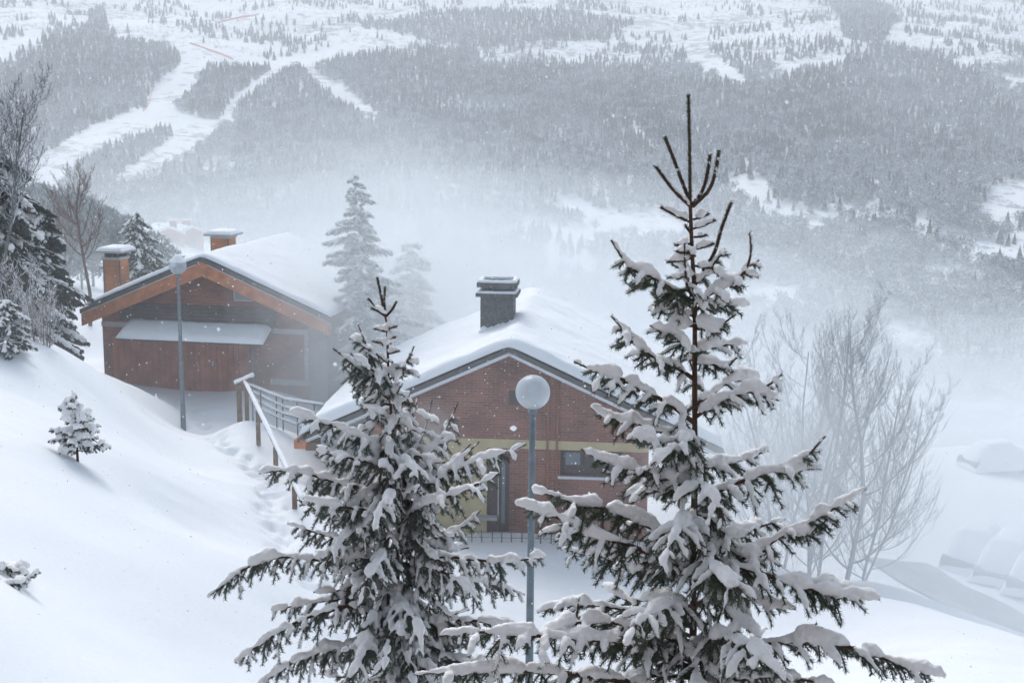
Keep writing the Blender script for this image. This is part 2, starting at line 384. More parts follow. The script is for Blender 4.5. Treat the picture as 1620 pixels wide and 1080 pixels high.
def gz(x, y): return float(Z(np.array([x]), np.array([y]))[0])

# far valley and mountain
m, nt, b = mat('mountain snow'); b.inputs['Roughness'].default_value = 0.9; b.inputs['Specular IOR Level'].default_value = 0.2
tc = nd(nt, 'NewGeometry'); n1 = nd(nt, 'TexNoise', Scale=0.055, Detail=9.0, Roughness=0.72); nt.links.new(tc.outputs['Position'], n1.inputs['Vector'])
n2 = nd(nt, 'TexNoise', Scale=0.006, Detail=3.0); nt.links.new(tc.outputs['Position'], n2.inputs['Vector'])
ad = nd(nt, 'Math', operation='MULTIPLY_ADD'); ad.inputs[1].default_value = 0.55; nt.links.new(n2.outputs['Fac'], ad.inputs[0]); nt.links.new(n1.outputs['Fac'], ad.inputs[2])
r = ramp(nt, [(0.80, (0.80, 0.83, 0.87)), (0.88, (0.36, 0.38, 0.41))]); nt.links.new(ad.outputs[0], r.inputs[0]); nt.links.new(r.outputs[0], b.inputs['Base Color'])
M['mountain'] = m
fx = axis([(-2400,-1300,60),(-1300,1300,16),(1300,2400,60)]); fy = np.concatenate([axis([(-300,60,40),(60,2900,14),(2900,3900,60)])])
FX, FY = np.meshgrid(fx, fy); FZ = Z(FX, FY)
inside = (FX > -64) & (FX < 74) & (FY > -2) & (FY < 134)
FZ = np.where(inside, FZ-4, FZ)
g = MB(); g.add(np.stack([FX, FY, FZ], -1).reshape(-1, 3), grid_faces(*FX.shape), 0, True)
mo = g.build('mountain_slope', M['mountain']); tag(mo, 'snowy mountainside with pistes rising across the valley', kind='structure')

# ------------------------------------------------------------------ forest across the valley
def inpoly(x, y, poly):
    c = np.zeros(x.shape, bool); n = len(poly); j = n-1
    for i in range(n):
        xi, yi = poly[i]; xj, yj = poly[j]
        m_ = ((yi > y) != (yj > y)) & (x < (xj-xi)*(y-yi)/((yj-yi) or 1e-9)+xi)
        c ^= m_; j = i
    return c
def dline(x, y, pts):
    """signed distance minus interpolated half width to a px polyline (x, y, w)"""
    best = np.full(x.shape, 1e9)
    for (x0, y0, w0), (x1, y1, w1) in zip(pts[:-1], pts[1:]):
        t = np.clip(((x-x0)*(x1-x0)+(y-y0)*(y1-y0))/((x1-x0)**2+(y1-y0)**2), 0, 1)
        best = np.minimum(best, np.hypot(x-x0-t*(x1-x0), y-y0-t*(y1-y0))-(w0+t*(w1-w0)))
    return best
DENSE = [[(-80,140),(0,120),(75,68),(130,55),(150,20),(168,12),(172,40),(160,62),(220,72),(290,76),(320,108),(300,118),(245,130),(234,178),(150,205),(90,232),(-80,300)],
         [(320,108),(428,104),(425,124),(385,150),(358,165),(362,203),(292,200),(282,165)],
         [(440,120),(470,112),(500,118),(530,158),(580,182),(610,200),(650,300),(420,290),(362,260),(368,170)],
         [(505,104),(560,86),(600,80),(740,80),(760,98),(1000,112),(1060,130),(1200,136),(1290,106),(1340,95),(1390,75),(1410,72),(1520,105),(1590,160),(1640,200),
          (1720,210),(1720,300),(1540,292),(1500,316),(1290,326),(1200,292),(1100,296),(860,306),(700,280),(600,195),(575,160)],
         [(600,45),(740,20),(900,20),(1000,35),(960,70),(860,62),(760,78),(640,62)],
         [(190,192),(215,184),(292,218),(205,268),(100,312),(90,290)],
         [(1310,0),(1400,0),(1420,35),(1390,75),(1345,60)], [(1340,290),(1620,320),(1800,330),(1800,300),(1540,296)]]
PISTE = [[(308,98,22),(296,124,20),(262,150,24),(250,186,22),(160,218,22),(85,262,24),(40,300,20)],
         [(250,188,18),(325,208,20),(250,258,22),(200,286,12)], [(280,70,14),(340,92,14),(430,104,7),(560,80,11),(650,66,9)],
         [(440,112,8),(375,156,7),(358,190,7),(330,206,8)], [(480,106,8),(535,150,10),(590,186,9)],
         [(1100,50,16),(1106,95,18),(1170,128,10)], [(-20,90,16),(60,60,8)]]
CLEAR = [(1310,350,60,14),(1175,300,50,12),(1600,316,62,20),(1010,365,90,26),(915,335,60,20),(1585,345,40,14),(1410,338,30,8),(1225,345,40,12),(1010,205,9,10),(1095,185,22,5),
         (905,90,22,7),(995,92,18,7),(1420,120,20,6),(795,108,10,4),(1490,380,60,10),(440,320,40,10),(1380,400,60,8)]
def forest_points():
    s = 6.2; P = []
    y = 560.0
    while y < 2900:
        st = s*(1+0.25*(y > 1900))
        xs = np.arange(-0.50*y-60, 0.50*y+60, st); P.append(np.stack([xs, np.full(len(xs), y)], -1)); y += st
    P = np.vstack(P); P += rng.uniform(-.5, .5, P.shape)*s*1.05
    z = Z(P[:, 0], P[:, 1]); W = np.column_stack([P, z])
    return W
W = forest_points(); px, py = project(W)
dense = np.zeros(len(W), bool)
lowf = smooth(240, 300, py)
wx = px + (14+20*lowf)*(fbm(px/25, py/25, 9)-.5)*2; wy = py + (9+32*lowf)*(fbm(px/32, py/22, 12)-.5)*2
for poly in DENSE: dense |= inpoly(wx, wy, poly)
pis = np.zeros(len(W), bool)
for L_ in PISTE: pis |= dline(px+5*(fbm(px/12, py/12, 7)-.5), py, L_) < 0
for cx, cy, rx, ry in CLEAR: pis |= (((wx-cx)/rx)**2+((wy-cy)/ry)**2) < 1
nz = fbm(W[:, 0]/60, W[:, 1]/60, 21, 4); nz2 = fbm(W[:, 0]/25, W[:, 1]/25, 31, 3)
u = rng.random(len(W))
fade = smooth(215, 345, py)
sel_c = (dense & (u < 0.86-.55*fade)) | ((py > 285) & (py < 380) & (px > 560) & (nz2 > .42) & (u < .34*(1-smooth(300, 380, py))))
up = ~dense & (py < 135)
sel_c |= up & (nz > 0.53) & (u < 0.30)
low = ~dense & (py >= 110)
dec = (low & (nz > 0.40) & (u < 0.80)) | (dense & (u >= .86-.55*fade) & (u < .97))
# on the left the lower wood is mixed
sel_c |= low & (px < 700) & (py > 200) & (nz2 > 0.57) & (u > 0.5)
sel_c |= low & (py >= 290) & (nz2 > 0.66) & (u > 0.3)
shr = up & (~sel_c) & (nz2 > np.where(px > 1080, .43, .50)) & (u < np.where(px > 1080, .92, .75))
dec &= ~sel_c
sel_c &= ~pis; dec &= ~pis; shr &= ~pis
vis = (px > -160) & (px < 1780) & (py > -90)
sel_c &= vis; dec &= vis & (py < 760); shr &= vis
def far_conifer(seed, h=1.0, tiers=6, pts=6):
    q = np.random.default_rng(seed); V = []; F = []
    for t in range(tiers):
        f = t/(tiers-1); zt = h*(0.10+0.78*f)+h*0.24*(1-f*0.3); zb = h*(0.06+0.74*f); rr = h*0.20*(1-f)**0.85+h*0.025
        b0 = len(V); V.append((0, 0, min(zt, h)))
        for k in range(pts*2):
            a = k*math.pi/pts+q.uniform(-.25, .25)+t; rad = rr*(q.uniform(.9, 1.2) if k % 2 == 0 else q.uniform(.45, .65))
            V.append((rad*math.cos(a), rad*math.sin(a), zb+(0 if k % 2 == 0 else h*0.04)+q.uniform(-.015, .015)*h))
        for k in range(pts*2): F.append((b0, b0+1+k, b0+1+(k+1) % (pts*2)))
    return np.array(V), np.array(F)
def far_frost(seed, n=130, big=False):
    q = np.random.default_rng(seed); V = []; F = []
    lob = [(q.uniform(-.25, .25), q.uniform(-.25, .25), q.uniform(.45, .78), q.uniform(.2, .33)) for _ in range(5)]+[(0, 0, .55, .36)]
    for k in range(n):
        cx, cy, cz, cr = lob[k % 6]; d = unit(q.standard_normal(3)); c = np.array([cx, cy, cz])+d*cr*q.uniform(.45, 1)**.5
        a = unit(d+q.standard_normal(3)*.6+np.array([0, 0, .4])); bb = unit(np.cross(a, q.standard_normal(3))); l = q.uniform(.10, .2); w = q.uniform(.022, .05)
        i = len(V); V += [c-a*l*.5-bb*w, c-a*l*.3+bb*w, c+a*l*.6]; F.append((i, i+1, i+2))
    i = len(V); V += [np.array([-.02, 0, 0]), np.array([.02, 0, 0]), np.array([0, .02, .6])]; F.append((i, i+1, i+2))
    return np.array(V), np.array(F)
def scatter(protos, P, H, name, material):
    g = MB()
    kind = rng.integers(0, len(protos), len(P)); ang = rng.uniform(0, 6.283, len(P)); wd = rng.uniform(.8, 1.25, len(P))
    for k, (V, F) in enumerate(protos):
        idx = np.where(kind == k)[0]
        if not len(idx): continue
        c, s_ = np.cos(ang[idx])[:, None], np.sin(ang[idx])[:, None]; h = H[idx][:, None]; w = (H*wd)[idx][:, None]
        X = (V[:, 0]*c-V[:, 1]*s_)*w+P[idx, 0:1]; Y_ = (V[:, 0]*s_+V[:, 1]*c)*w+P[idx, 1:2]; Zz = V[:, 2]*h+P[idx, 2:3]-0.6
        g.add(np.stack([X, Y_, Zz], -1).reshape(-1, 3), (F[None]+(np.arange(len(idx))*len(V))[:, None, None]).reshape(-1, 3))
    return g.build(name, material)
def plant_wood(sel, protos, hfun, nind, sname, slabel, scat, iname, ilabel, icat, group, material):
    P = W[sel]; H = hfun(len(P)); size = H/P[:, 1]; X_, Y_ = project(P)
    size = size*((X_ > 5) & (X_ < 1615) & (Y_ < 620) & (Y_ > 5))
    order = np.argsort(-size); ind, rest = order[:nind], order[nind:]
    o = scatter(protos, P[rest], H[rest], sname, material); tag(o, slabel, scat, kind='stuff')
    meshes = []
    for k, (V, F) in enumerate(protos):
        g = MB(); g.add(V, F); meshes.append(g.mesh(iname, material))
    for i in ind:
        o = link(iname, meshes[R.randrange(len(meshes))], None, (P[i, 0], P[i, 1], P[i, 2]-.6)); w = H[i]*R.uniform(.85, 1.2)
        o.scale = (w, w, H[i]); o.rotation_euler = (0, 0, R.uniform(0, 6.28)); tag(o, ilabel, icat, group)
fc = [far_conifer(k, 1.0, 6+k % 2, 5+k % 3) for k in range(6)]; ff = [far_frost(k) for k in range(6)]; fs = [far_frost(40+k, 30) for k in range(4)]
plant_wood(sel_c, fc, lambda n: rng.uniform(8, 14.5, n), 290, 'conifer_forest', 'dark snow dusted conifer forest covering the far mountainside', 'forest',
           'mountain_conifer', 'small snow dusted conifer at the misty foot of the far mountain forest', 'conifer', 'conifers at the foot of the far mountain', M['conifer'])
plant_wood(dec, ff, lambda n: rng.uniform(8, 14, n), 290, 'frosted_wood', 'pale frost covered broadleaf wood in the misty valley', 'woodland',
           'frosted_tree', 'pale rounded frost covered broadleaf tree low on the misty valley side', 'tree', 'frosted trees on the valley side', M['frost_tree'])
P_ = W[shr]; o = scatter(fs, P_, rng.uniform(2.0, 5.0, len(P_)), 'mountain_scrub', M['conifer']); tag(o, 'dark scrub poking out of the snow above the tree line', 'scrub', kind='stuff')
print('far trees', sel_c.sum(), dec.sum(), shr.sum())

# ------------------------------------------------------------------ unseen house behind the camera, added to shade the foreground snow
def shade_house_behind():
    h = empty('shade_house', (0, -1.2, -10)); tag(h, 'unseen grey boarded house behind the camera, added to shade the foreground snow', 'house')
    g = MB()
    for i in range(26): g.box((-13+i, -9, -1), (-12.015+i, 0, 15.5))
    g.build('wall', M['shade_wall'], h)
    r = MB(); r.box((-14, -10, 15.6), (14, .6, 15.9)); ro = r.build('roof', M['dark_board'], h)
    slab_snow(-14, 14, -10, .6, 15.9, .5).build('snow_blanket', M['roof_snow'], ro)
    g = MB(); g.box((-3, 0.01, 7.9), (3, 1.0, 8.1)); g.build('balcony', M['rail_wood'], h)

# ------------------------------------------------------------------ houses
class Frame:
    """local frame of a house: u across the gable, v into the house, z up"""
    def __init__(s, px, py, D, vpx, base_z):
        s.P = at(px, py, D); yaw = math.atan((vpx-810)/FPX/math.cos(PITCH))
        s.yaw = -yaw; c, s_ = math.cos(s.yaw), math.sin(s.yaw)
        s.U = np.array([c, s_, 0]); s.V = np.array([-s_, c, 0]); s.O = np.array([s.P[0], s.P[1], base_z])
    def uz(s, px, py, v=0.0):
        d = at(px, py, 1.0); t = (v + s.O @ s.V)/(d @ s.V); q = d*t - s.O
        return float(q @ s.U), float(q[2])
    def on_slope(s, px, py, zap, k, sgn=None):
        """u, v, z where the pixel's ray meets the roof plane z = zap - k*|u|"""
        d = at(px, py, 1.0); o = -s.O; du, dv, dz = d @ s.U, d @ s.V, d[2]; ou, ov = o @ s.U, o @ s.V
        best = None
        for sg in ((-1, 1) if sgn is None else (sgn,)):
            t = (zap - k*sg*ou - o[2])/(dz + k*sg*du); u = ou+t*du
            if t > 0 and u*sg >= -0.5 and (best is None or t < best[0]): best = (t, u, ov+t*dv, o[2]+t*dz)
        return best[1:]
def roof_snow(W0, W1, v0, v1, zap, k, th, seed, dep=0.0):
    """one blanket of snow lying over both slopes"""
    nu, nv = 110, 90
    us = np.linspace(W0, W1, nu); vs = np.linspace(v0, v1, nv); U, V = np.meshgrid(us, vs)
    base = zap - k*(np.sqrt(U*U+0.02)-0.14)
    d = np.minimum(np.minimum(U-W0, W1-U), np.minimum(V-v0, v1-V)); q = np.clip(d/0.22, 0, 1)
    t = th*np.sqrt(np.clip(1-(1-q)**2, 0, 1))*(0.86+0.8*(fbm(U/1.6, V/1.6, seed)-.5)+0.3*(fbm(U/.35, V/.35, seed+2)-.5)) + 0.012
    U2 = U + np.where(U == W0, 0.02*np.sin(V*9), 0)
    top = np.stack([U2, V, base+t], -1).reshape(-1, 3); bot = np.stack([U, V, base-0.004], -1).reshape(-1, 3)
    g = MB(); n = nu*nv; F = grid_faces(nv, nu)
    idx = np.arange(n).reshape(nv, nu); ring = np.concatenate([idx[0, :-1], idx[:-1, -1], idx[-1, :0:-1], idx[:0:-1, 0]])
    r2 = np.roll(ring, -1)
    g.add(np.vstack([top, bot]), [F, F[:, ::-1]+n, np.stack([ring, ring+n, r2+n, r2], -1)], 0, True)
    return g
def slab_snow(x0, x1, y0, y1, z, th, seed=0, n=14):
    us = np.linspace(x0, x1, n); vs = np.linspace(y0, y1, n); U, V = np.meshgrid(us, vs)
    rr = min(x1-x0, y1-y0)*0.25
    d = np.minimum(np.minimum(U-x0, x1-U), np.minimum(V-y0, y1-V)); q = np.clip(d/rr, 0, 1)
    t = th*np.sqrt(np.clip(1-(1-q)**2, 0, 1))*(0.9+0.3*(vnoise(U*3, V*3, seed)-.5))+0.004
    g = MB(); N = n*n; F = grid_faces(n, n); idx = np.arange(N).reshape(n, n)
    ring = np.concatenate([idx[0, :-1], idx[:-1, -1], idx[-1, :0:-1], idx[:0:-1, 0]]); r2 = np.roll(ring, -1)
    g.add(np.vstack([np.stack([U, V, z+t], -1).reshape(-1, 3), np.stack([U, V, 0*U+z-.003], -1).reshape(-1, 3)]), [F, F[:, ::-1]+N, np.stack([ring, ring+N, r2+N, r2], -1)], 0, True)
    return g

# ---- chalet on the left
def chalet_left():
    B = gz(at(318, 615, 44)[0], 44)
    F = Frame(318, 405, 43.4, 1171, B-1.0)
    h = empty('brick_chalet', tuple(F.O), F.yaw)
    tag(h, 'brick chalet with wide orange timber gable boards and a snow laden canopy, farther left', 'house')
    uL, zL = F.uz(135, 497); uR, zR = F.uz(533, 497); _, zap = F.uz(318, 407)
    zap -= 0.0; hw = (uR-uL)/2; k = (zap-(zL+zR)/2)/hw
    Dp = 8.6; W = 0.55
    th = 0.16
    # roof slab
    r = MB()
    for sg in (-1, 1):
        e = sg*hw; P = [(0, 0), (e, 0), (e, Dp), (0, Dp)]
        if sg < 0: P = [(e, 0), (0, 0), (0, Dp), (e, Dp)]
        zf = lambda u: zap-k*abs(u)
        r.hexa([(u, v, zf(u)-th) for u, v in P]+[(u, v, zf(u)) for u, v in P])
    ro = r.build('roof', M['roof_edge'], h)
    s = roof_snow(-hw+.03, hw-.03, .04, Dp-.04, zap, k, 0.15, 3); s.build('snow_blanket', M['roof_snow'], ro)
    # gable boards
    fh = 0.46; f = MB()
    for sg in (-1, 1):
        a, b_ = (0, sg*(hw-.03)); v0, v1 = 0.035, 0.085
        z0, z1 = zap-th-.003, zap-k*(hw-.03)-th-.003
        pol = [(a, z0), (b_, z1), (b_, z1-fh), (a, z0-fh*1.08)]
        if sg > 0: pol = [(a+.003, z0), (a+.003, z0-fh*1.08), (b_, z1-fh), (b_, z1)]
        g = MB(); g.prism(pol, v0, v1); g.build('gable_board', M['fascia'], h)
    f = MB()
    for sg in (-1, 1):
        f.tube([(sg*.2, .02, zap-k*.2-th-.0), (sg*(hw-.06), .02, zap-k*(hw-.06)-th)], .022, 5)
    f.build('snow_line', M['snow'], h)
    # walls
    wl, _ = F.uz(164, 560, W); wr, _ = F.uz(489, 560, W); wrr = hw-.35
    zt = lambda u: zap-k*abs(u)-th-.006
    g = MB(); g.prism([(wl, 0), (wr, 0), (wr, zt(wr)), (0, zt(0)), (wl, zt(wl))], W, W+.25); g.build('gable_wall', M['brick_dark'], h)
    g = MB(); g.prism([(wr+.002, 0), (wrr, 0), (wrr, zt(wrr)), (wr+.002, zt(wr))], W+.02, W+.25); g.build('rendered_wall', M['render_grey'], h)
    g = MB(); g.box((wl, W+.25, 0), (wl+.25, Dp-.6, zt(wl)-.05)); g.box((wrr-.25, W+.25, 0), (wrr, Dp-.6, zt(wrr)-.05)); g.prism([(wl, 0), (wrr, 0), (wrr, zt(wrr)), (0, zt(0)), (wl, zt(wl))], Dp-.6, Dp-.4); g.build('side_wall', M['render_grey'], h)
    # concrete frame strips
    _, zb = F.uz(330, 519, W); _, zb2 = F.uz(487, 606, W)
    g = MB(); g.box((wl-.02, W-.03, zb-.09), (wr, W-.002, zb+.09)); g.build('concrete_band', M['concrete'], h)
    g = MB(); g.box((wr-.16, W-.035, zb2-.1), (wr+.003, W-.002, zb-.092)); g.build('concrete_column', M['concrete'], h)
    ux, _ = F.uz(428, 606, W); g = MB(); g.box((ux, W-.03, zb2-.1), (wr-.163, W-.002, zb2+.1)); g.build('concrete_band', M['concrete'], h)
    # dark boarding above the canopy
    a0, z0 = F.uz(190, 506, W); a1, z1 = F.uz(436, 492, W); g = MB()
    n = 5
    for i in range(n):
        zz = z0+(z1+.12-z0)*i/n
        aa = max(a0, -((zap-th-.12-(zz+.1))/k)+0.1); g.box((aa, W-.05, zz), (a1, W-.002, zz+(z1+.12-z0)/n-.018))
    g.build('dark_boarding', M['dark_board'], h)
    # gable vent
    a0, z0 = F.uz(372, 474, W); a1, z1 = F.uz(398, 459, W)
    vt = MB(); vt.box((a0-.04, W-.02, z0-.04), (a1+.04, W-.003, z1+.04)); vo = vt.build('vent_window', M['concrete'], h)
    g = MB(); g.box((a0, W-.026, z0), (a1, W-.0215, z1)); g.build('pane', M['glass'], vo)
    # boarded doors under the canopy
    edges = [182, 236, 291, 345, 398]
    for i in range(4):
        a0, z0 = F.uz(edges[i]+2, 655, W); a1, z1 = F.uz(edges[i+1]-2, 533, W); d = MB(); n = 6
        for j in range(n):
            d.box((a0+(a1-a0)*j/n, W-.045, z0-.3), (a0+(a1-a0)*(j+1)/n-.012, W-.003, z1))
        do = d.build('boarded_door', M['door_wood'], h)
        if i == 2:
            hx, hz = F.uz(338, 575, W); g = MB(); g.box((hx-.03, W-.08, hz-.09), (hx+.02, W-.0455, hz+.09)); g.build('handle', M['concrete'], do)
    # canopy with snow
    b0, zb0 = F.uz(201, 502, W-.06); b1, _ = F.uz(430, 502, W-.06); c0, zc = F.uz(182, 533, -0.5); c1, _ = F.uz(416, 531, -0.5)
    cp = MB(); vb, vf = W-.06, -0.75
    c0, zc = F.uz(182, 535, vf); c1, _ = F.uz(416, 535, vf)
    cp.hexa([(c0, vf, zc-.05), (c1, vf, zc-.05), (b1, vb, zb0-.25), (b0, vb, zb0-.25), (c0, vf, zc), (c1, vf, zc), (b1, vb, zb0-.2), (b0, vb, zb0-.2)])
    co = cp.build('canopy', M['dark_board'], h)
    n = 40; U = np.linspace(0, 1, n)[None, :]; T = np.linspace(0, 1, 14)[:, None]
    X = (c0+(c1-c0)*U)*(1-T)+(b0+(b1-b0)*U)*T; Y = vf+(vb-vf)*T+0*U; Zb = zc+(zb0-.2-zc)*T+0*U
    q = np.clip(np.minimum(np.minimum(U, 1-U)*18, np.minimum(T*4+.0, 1)), 0, 1)
    Zt = Zb+.02+.15*np.sqrt(np.clip(1-(1-q)**2, 0, 1))*(.9+.3*(vnoise(X*2, Y*2, 5)-.5)); N = n*14
    idx = np.arange(N).reshape(14, n); ring = np.concatenate([idx[0, :-1], idx[:-1, -1], idx[-1, :0:-1], idx[:0:-1, 0]]); r2 = np.roll(ring, -1)
    g = MB(); FF = grid_faces(14, n); g.add(np.vstack([np.stack([X, Y, Zt], -1).reshape(-1, 3), np.stack([X, Y, Zb+.002], -1).reshape(-1, 3)]), [FF, FF[:, ::-1]+N, np.stack([ring, ring+N, r2+N, r2], -1)], 0, True)
    g.build('snow_blanket', M['roof_snow'], co)
    px0, _ = F.uz(400, 560, -.55); g = MB(); g.tube([(px0, -.6, 0), (px0, -.6, zc+.02)], .03, 8); g.build('post', M['rail_metal'], co)
    # chimneys
    def chim(px0, px1, pxs, pytop, vv, dep, capw, zcap, gaps):
        a0, zt_ = F.uz(px0, pytop, vv); a1, _ = F.uz(px1, pytop, vv); zlow = zap-k*max(abs(a0), abs(a1))-.4
        c = MB(); c.box((a0, vv, zlow), (a1, vv+dep, zt_)); o = c.build('chimney', M['brick_orange'], h)
        e = MB(); e.box((a1-.004, vv-.006, zlow), (a1+.035, vv+.03, zt_)); e.box((a0-.03, vv-.006, zlow), (a0+.004, vv+.03, zt_)); e.build('corner_trim', M['roof_edge'], o)
        z = zt_; b_ = MB(); b_.box((a0-.04, vv-.04, z), (a1+.04, vv+dep+.04, z+.10)); b_.build('collar', M['concrete'], o)
        z += .10; p = MB()
        if gaps:
            for i in range(4):
                x = a0+.03+(a1-a0-.16)*i/3
                for y in (vv+.02, vv+dep-.12): p.box((x, y, z), (x+.1, y+.1, z+.17))
            p.build('vent_pillars', M['roof_edge'], o); z += .17
        cp_ = MB(); ov = .22; cp_.box((a0-ov, vv-ov, z), (a1+ov, vv+dep+ov, z+.07), bevel=.012); ca = cp_.build('cap', M['concrete'], o)
        slab_snow(a0-ov+.01, a1+ov-.01, vv-ov+.01, vv+dep+ov-.01, z+.07, .17, 4).build('snow_cap', M['roof_snow'], ca)
    chim(164, 188, 203, 411, 2.2, .75, 0, 0, True)
    chim(334, 360, 374, 377, 5.2, .8, 0, 0, False)
    return F
shade_house_behind(); FL = chalet_left()

# ---- brick house in the middle
def brick_house():
    B = gz(at(805, 845, 33)[0], 33)
    F = Frame(805, 547, 32.6, 976, B-1.2)
    h = empty('brick_house', tuple(F.O), F.yaw)
    tag(h, 'red brown brick house with cream band, snowy roof and dark wide chimney, in the middle', 'house')
    uL, zL = F.uz(470, 693); _, zap = F.uz(805, 550); hw = -uL; k = (zap-zL)/hw; Dp = 10.6; W = .5; th = .13
    zf = lambda u: zap-k*abs(u)
    r = MB()
    for sg in (-1, 1):
        e = sg*hw; P = [(0, 0), (e, 0), (e, Dp), (0, Dp)] if sg > 0 else [(e, 0), (0, 0), (0, Dp), (e, Dp)]
        r.hexa([(u, v, zf(u)-th) for u, v in P]+[(u, v, zf(u)) for u, v in P])
    ro = r.build('roof', M['roof_edge'], h)
    roof_snow(-hw+.03, hw-.03, .05, Dp-.04, zap, k, 0.26, 8).build('snow_blanket', M['roof_snow'], ro)
    for sg in (-1, 1):       # second, frosted edge board under the roof edge
        a, b_ = 0, sg*(hw-.08); z0, z1 = zf(0)-th-.002, zf(b_)-th-.002; fh = .11
        pol = [(a, z0), (b_, z1), (b_, z1-fh), (a, z0-fh)] if sg < 0 else [(.003, z0), (.003, z0-fh), (b_, z1-fh), (b_, z1)]
        g = MB(); g.prism(pol, .10, .16); g.build('edge_board', M['edge_white'], h)
    g = MB()
    for sg in (-1, 1): g.tube([(sg*.1, .09, zf(.1)-th-.02), (sg*(hw-.1), .09, zf(hw-.1)-th-.02)], .035, 6)
    g.build('snow_line', M['snow'], h)
    wl, _ = F.uz(590, 760, W); wr = -wl
    zt = lambda u: zf(u)-th-.005
    _, zband0 = F.uz(820, 709, W); _, zband1 = F.uz(820, 695, W)
    g = MB(); g.prism([(wl, zband1), (wr, zband1), (wr, zt(wr)), (0, zt(0)), (wl, zt(wl))], W, W+.25); g.build('gable_wall', M['brick_red'], h)
    g = MB(); g.box((wl, W-.02, zband0), (wr, W+.25, zband1-.002)); g.build('cream_band', M['cream'], h)
    um, _ = F.uz(770, 760, W)
    g = MB(); g.box((wl, W-.005, 0), (um, W+.25, zband0-.002)); g.build('cream_wall', M['cream'], h)
    # brick lower wall with openings: door and window
    d0, dz0 = F.uz(772, 812, W); d1, dz1 = F.uz(806, 716, W)
    w0, wz0 = F.uz(886, 752, W); w1, wz1 = F.uz(984, 711, W)
    g = MB(); V0, V1 = W, W+.25; zb = zband0-.002
    g.box((um+.002, V0, dz1), (d1, V1, zb)); g.box((um+.002, V0, 0), (d1, V1, dz0-1.05))
    g.box((d1+.0, V0, 0), (w0, V1, zb)); g.box((w0, V0, 0), (w1, V1, wz0)); g.box((w0, V0, wz1), (w1, V1, zb)); g.box((w1, V0, 0), (wr, V1, zb))
    g.build('lower_wall', M['brick_red'], h)
    d = MB(); dm = d0+(d1-d0)*.45; d.box((um+.01, W+.10, dz0-1.05), (dm, W+.14, dz1)); d.box((dm+.01, W+.13, dz0-1.05), (d1-.002, W+.17, dz1)); do = d.build('door', M['window_dark'], h)
    g = MB(); g.box((dm+.10, W+.115, dz0-.3), (d1-.12, W+.128, dz1-.25)); g.build('pane', M['glass'], do)
    w = MB(); w.box((w0+.002, W+.16, wz0), (w1-.002, W+.2, wz1)); wo_ = w.build('window', M['window_dark'], h)
    for a, b_ in ((893, 920), (936, 981)):
        a0, z0 = F.uz(a, 736, W+.14); a1, z1 = F.uz(b_, 714, W+.14)
        g = MB(); g.box((a0, W+.13, z0), (a1, W+.158, z1)); p = g.build('frame', M['roof_edge'], wo_)
        q = MB(); q.box((a0+.035, W+.12, z0+.035), (a1-.035, W+.1285, z1-.035)); q.build('pane', M['glass'], wo_)
    g = MB(); g.box((w0-.06, W-.07, wz0-.07), (w1+.06, W-.002, wz0-.001)); g.build('window_sill', M['edge_white'], h)
    s0, sz = F.uz(752, 816, W); s1, _ = F.uz(788, 816, W); g = MB(); g.box((s0, W-.25, sz-.03), (s1, W-.008, sz+.05)); g.build('ledge', M['concrete'], h)
    for x in (868, 883):
        a, z1 = F.uz(x, 596, W); _, z0 = F.uz(x, 790, W); g = MB(); g.tube([(a, W-.05, z0-.8), (a, W-.05, z1)], .03, 8); g.build('wall_pipe', M['pipe'], h)
    a0, z0 = F.uz(805, 640, W); a1, z1 = F.uz(822, 618, W); g = MB(); g.box((a0, W-.02, z0), (a1, W-.002, z1)); g.build('wall_vent', M['window_dark'], h)
    a, z = F.uz(818, 704, W); g = MB(); th_ = np.linspace(0, 2*math.pi, 17); g.tube(np.stack([a+.10*np.cos(th_), 0*th_+W-.10, z+.10*np.sin(th_)], -1), .016, 5); g.box((a-.03, W-.09, z-.13), (a+.03, W-.022, z-.06)); g.build('wall_bracket', M['concrete'], h)
    g = MB(); g.box((wl, W+.25, 0), (wl+.25, Dp-.6, zt(wl)-.05)); g.box((wr-.25, W+.25, 0), (wr, Dp-.6, zt(wr)-.05)); g.prism([(wl, 0), (wr, 0), (wr, zt(wr)), (0, zt(0)), (wl, zt(wl))], Dp-.6, Dp-.4); g.build('side_wall', M['brick_red'], h)
    for (x, y, v) in ((474, 702, .02), (492, 705, .9)):
        a, z = F.uz(x, y, v); g = MB(); g.box((a-.16, v, z-.14), (a+.16, v+.5, z+.12), bevel=.015); g.build('beam_end', M['fascia'] if v < .5 else M['rail_wood'], h)
    # wide dark chimney with two slabs
    u0, v0, z0 = F.on_slope(760, 530, zap+.2, k, -1); a1, zt_ = F.uz(812, 470, v0); a0, _ = F.uz(760, 470, v0)
    dep = .95; c = MB(); c.box((a0, v0, z0-.6), (a1, v0+dep, zt_)); o = c.build('chimney', M['chimney_dark'], h)
    pad = .10; z = zt_
    def collar(z, hh, pad, name='slab'):
        q = MB()
        q.box((a0-pad, v0-pad, z), (a1+pad, v0+.2, z+hh)); q.box((a0-pad, v0+dep-.2, z), (a1+pad, v0+dep+pad, z+hh))
        q.box((a0-pad, v0+.2, z+.001), (a0+.15, v0+dep-.2, z+hh-.001)); q.box((a1-.15, v0+.2, z+.001), (a1+pad, v0+dep-.2, z+hh-.001))
        return q.build(name, M['chimney_dark'], o)
    s1_ = collar(z, .10, .13)
    g = MB()
    for i in range(2):
        for j in range(2):
            x = a0+.04+i*(a1-a0-.26); y = v0+.04+j*(dep-.26); g.box((x, y, z+.10), (x+.18, y+.18, z+.27))
    g.build('vent_pillars', M['chimney_dark'], o)
    s2_ = collar(z+.27, .14, .10)
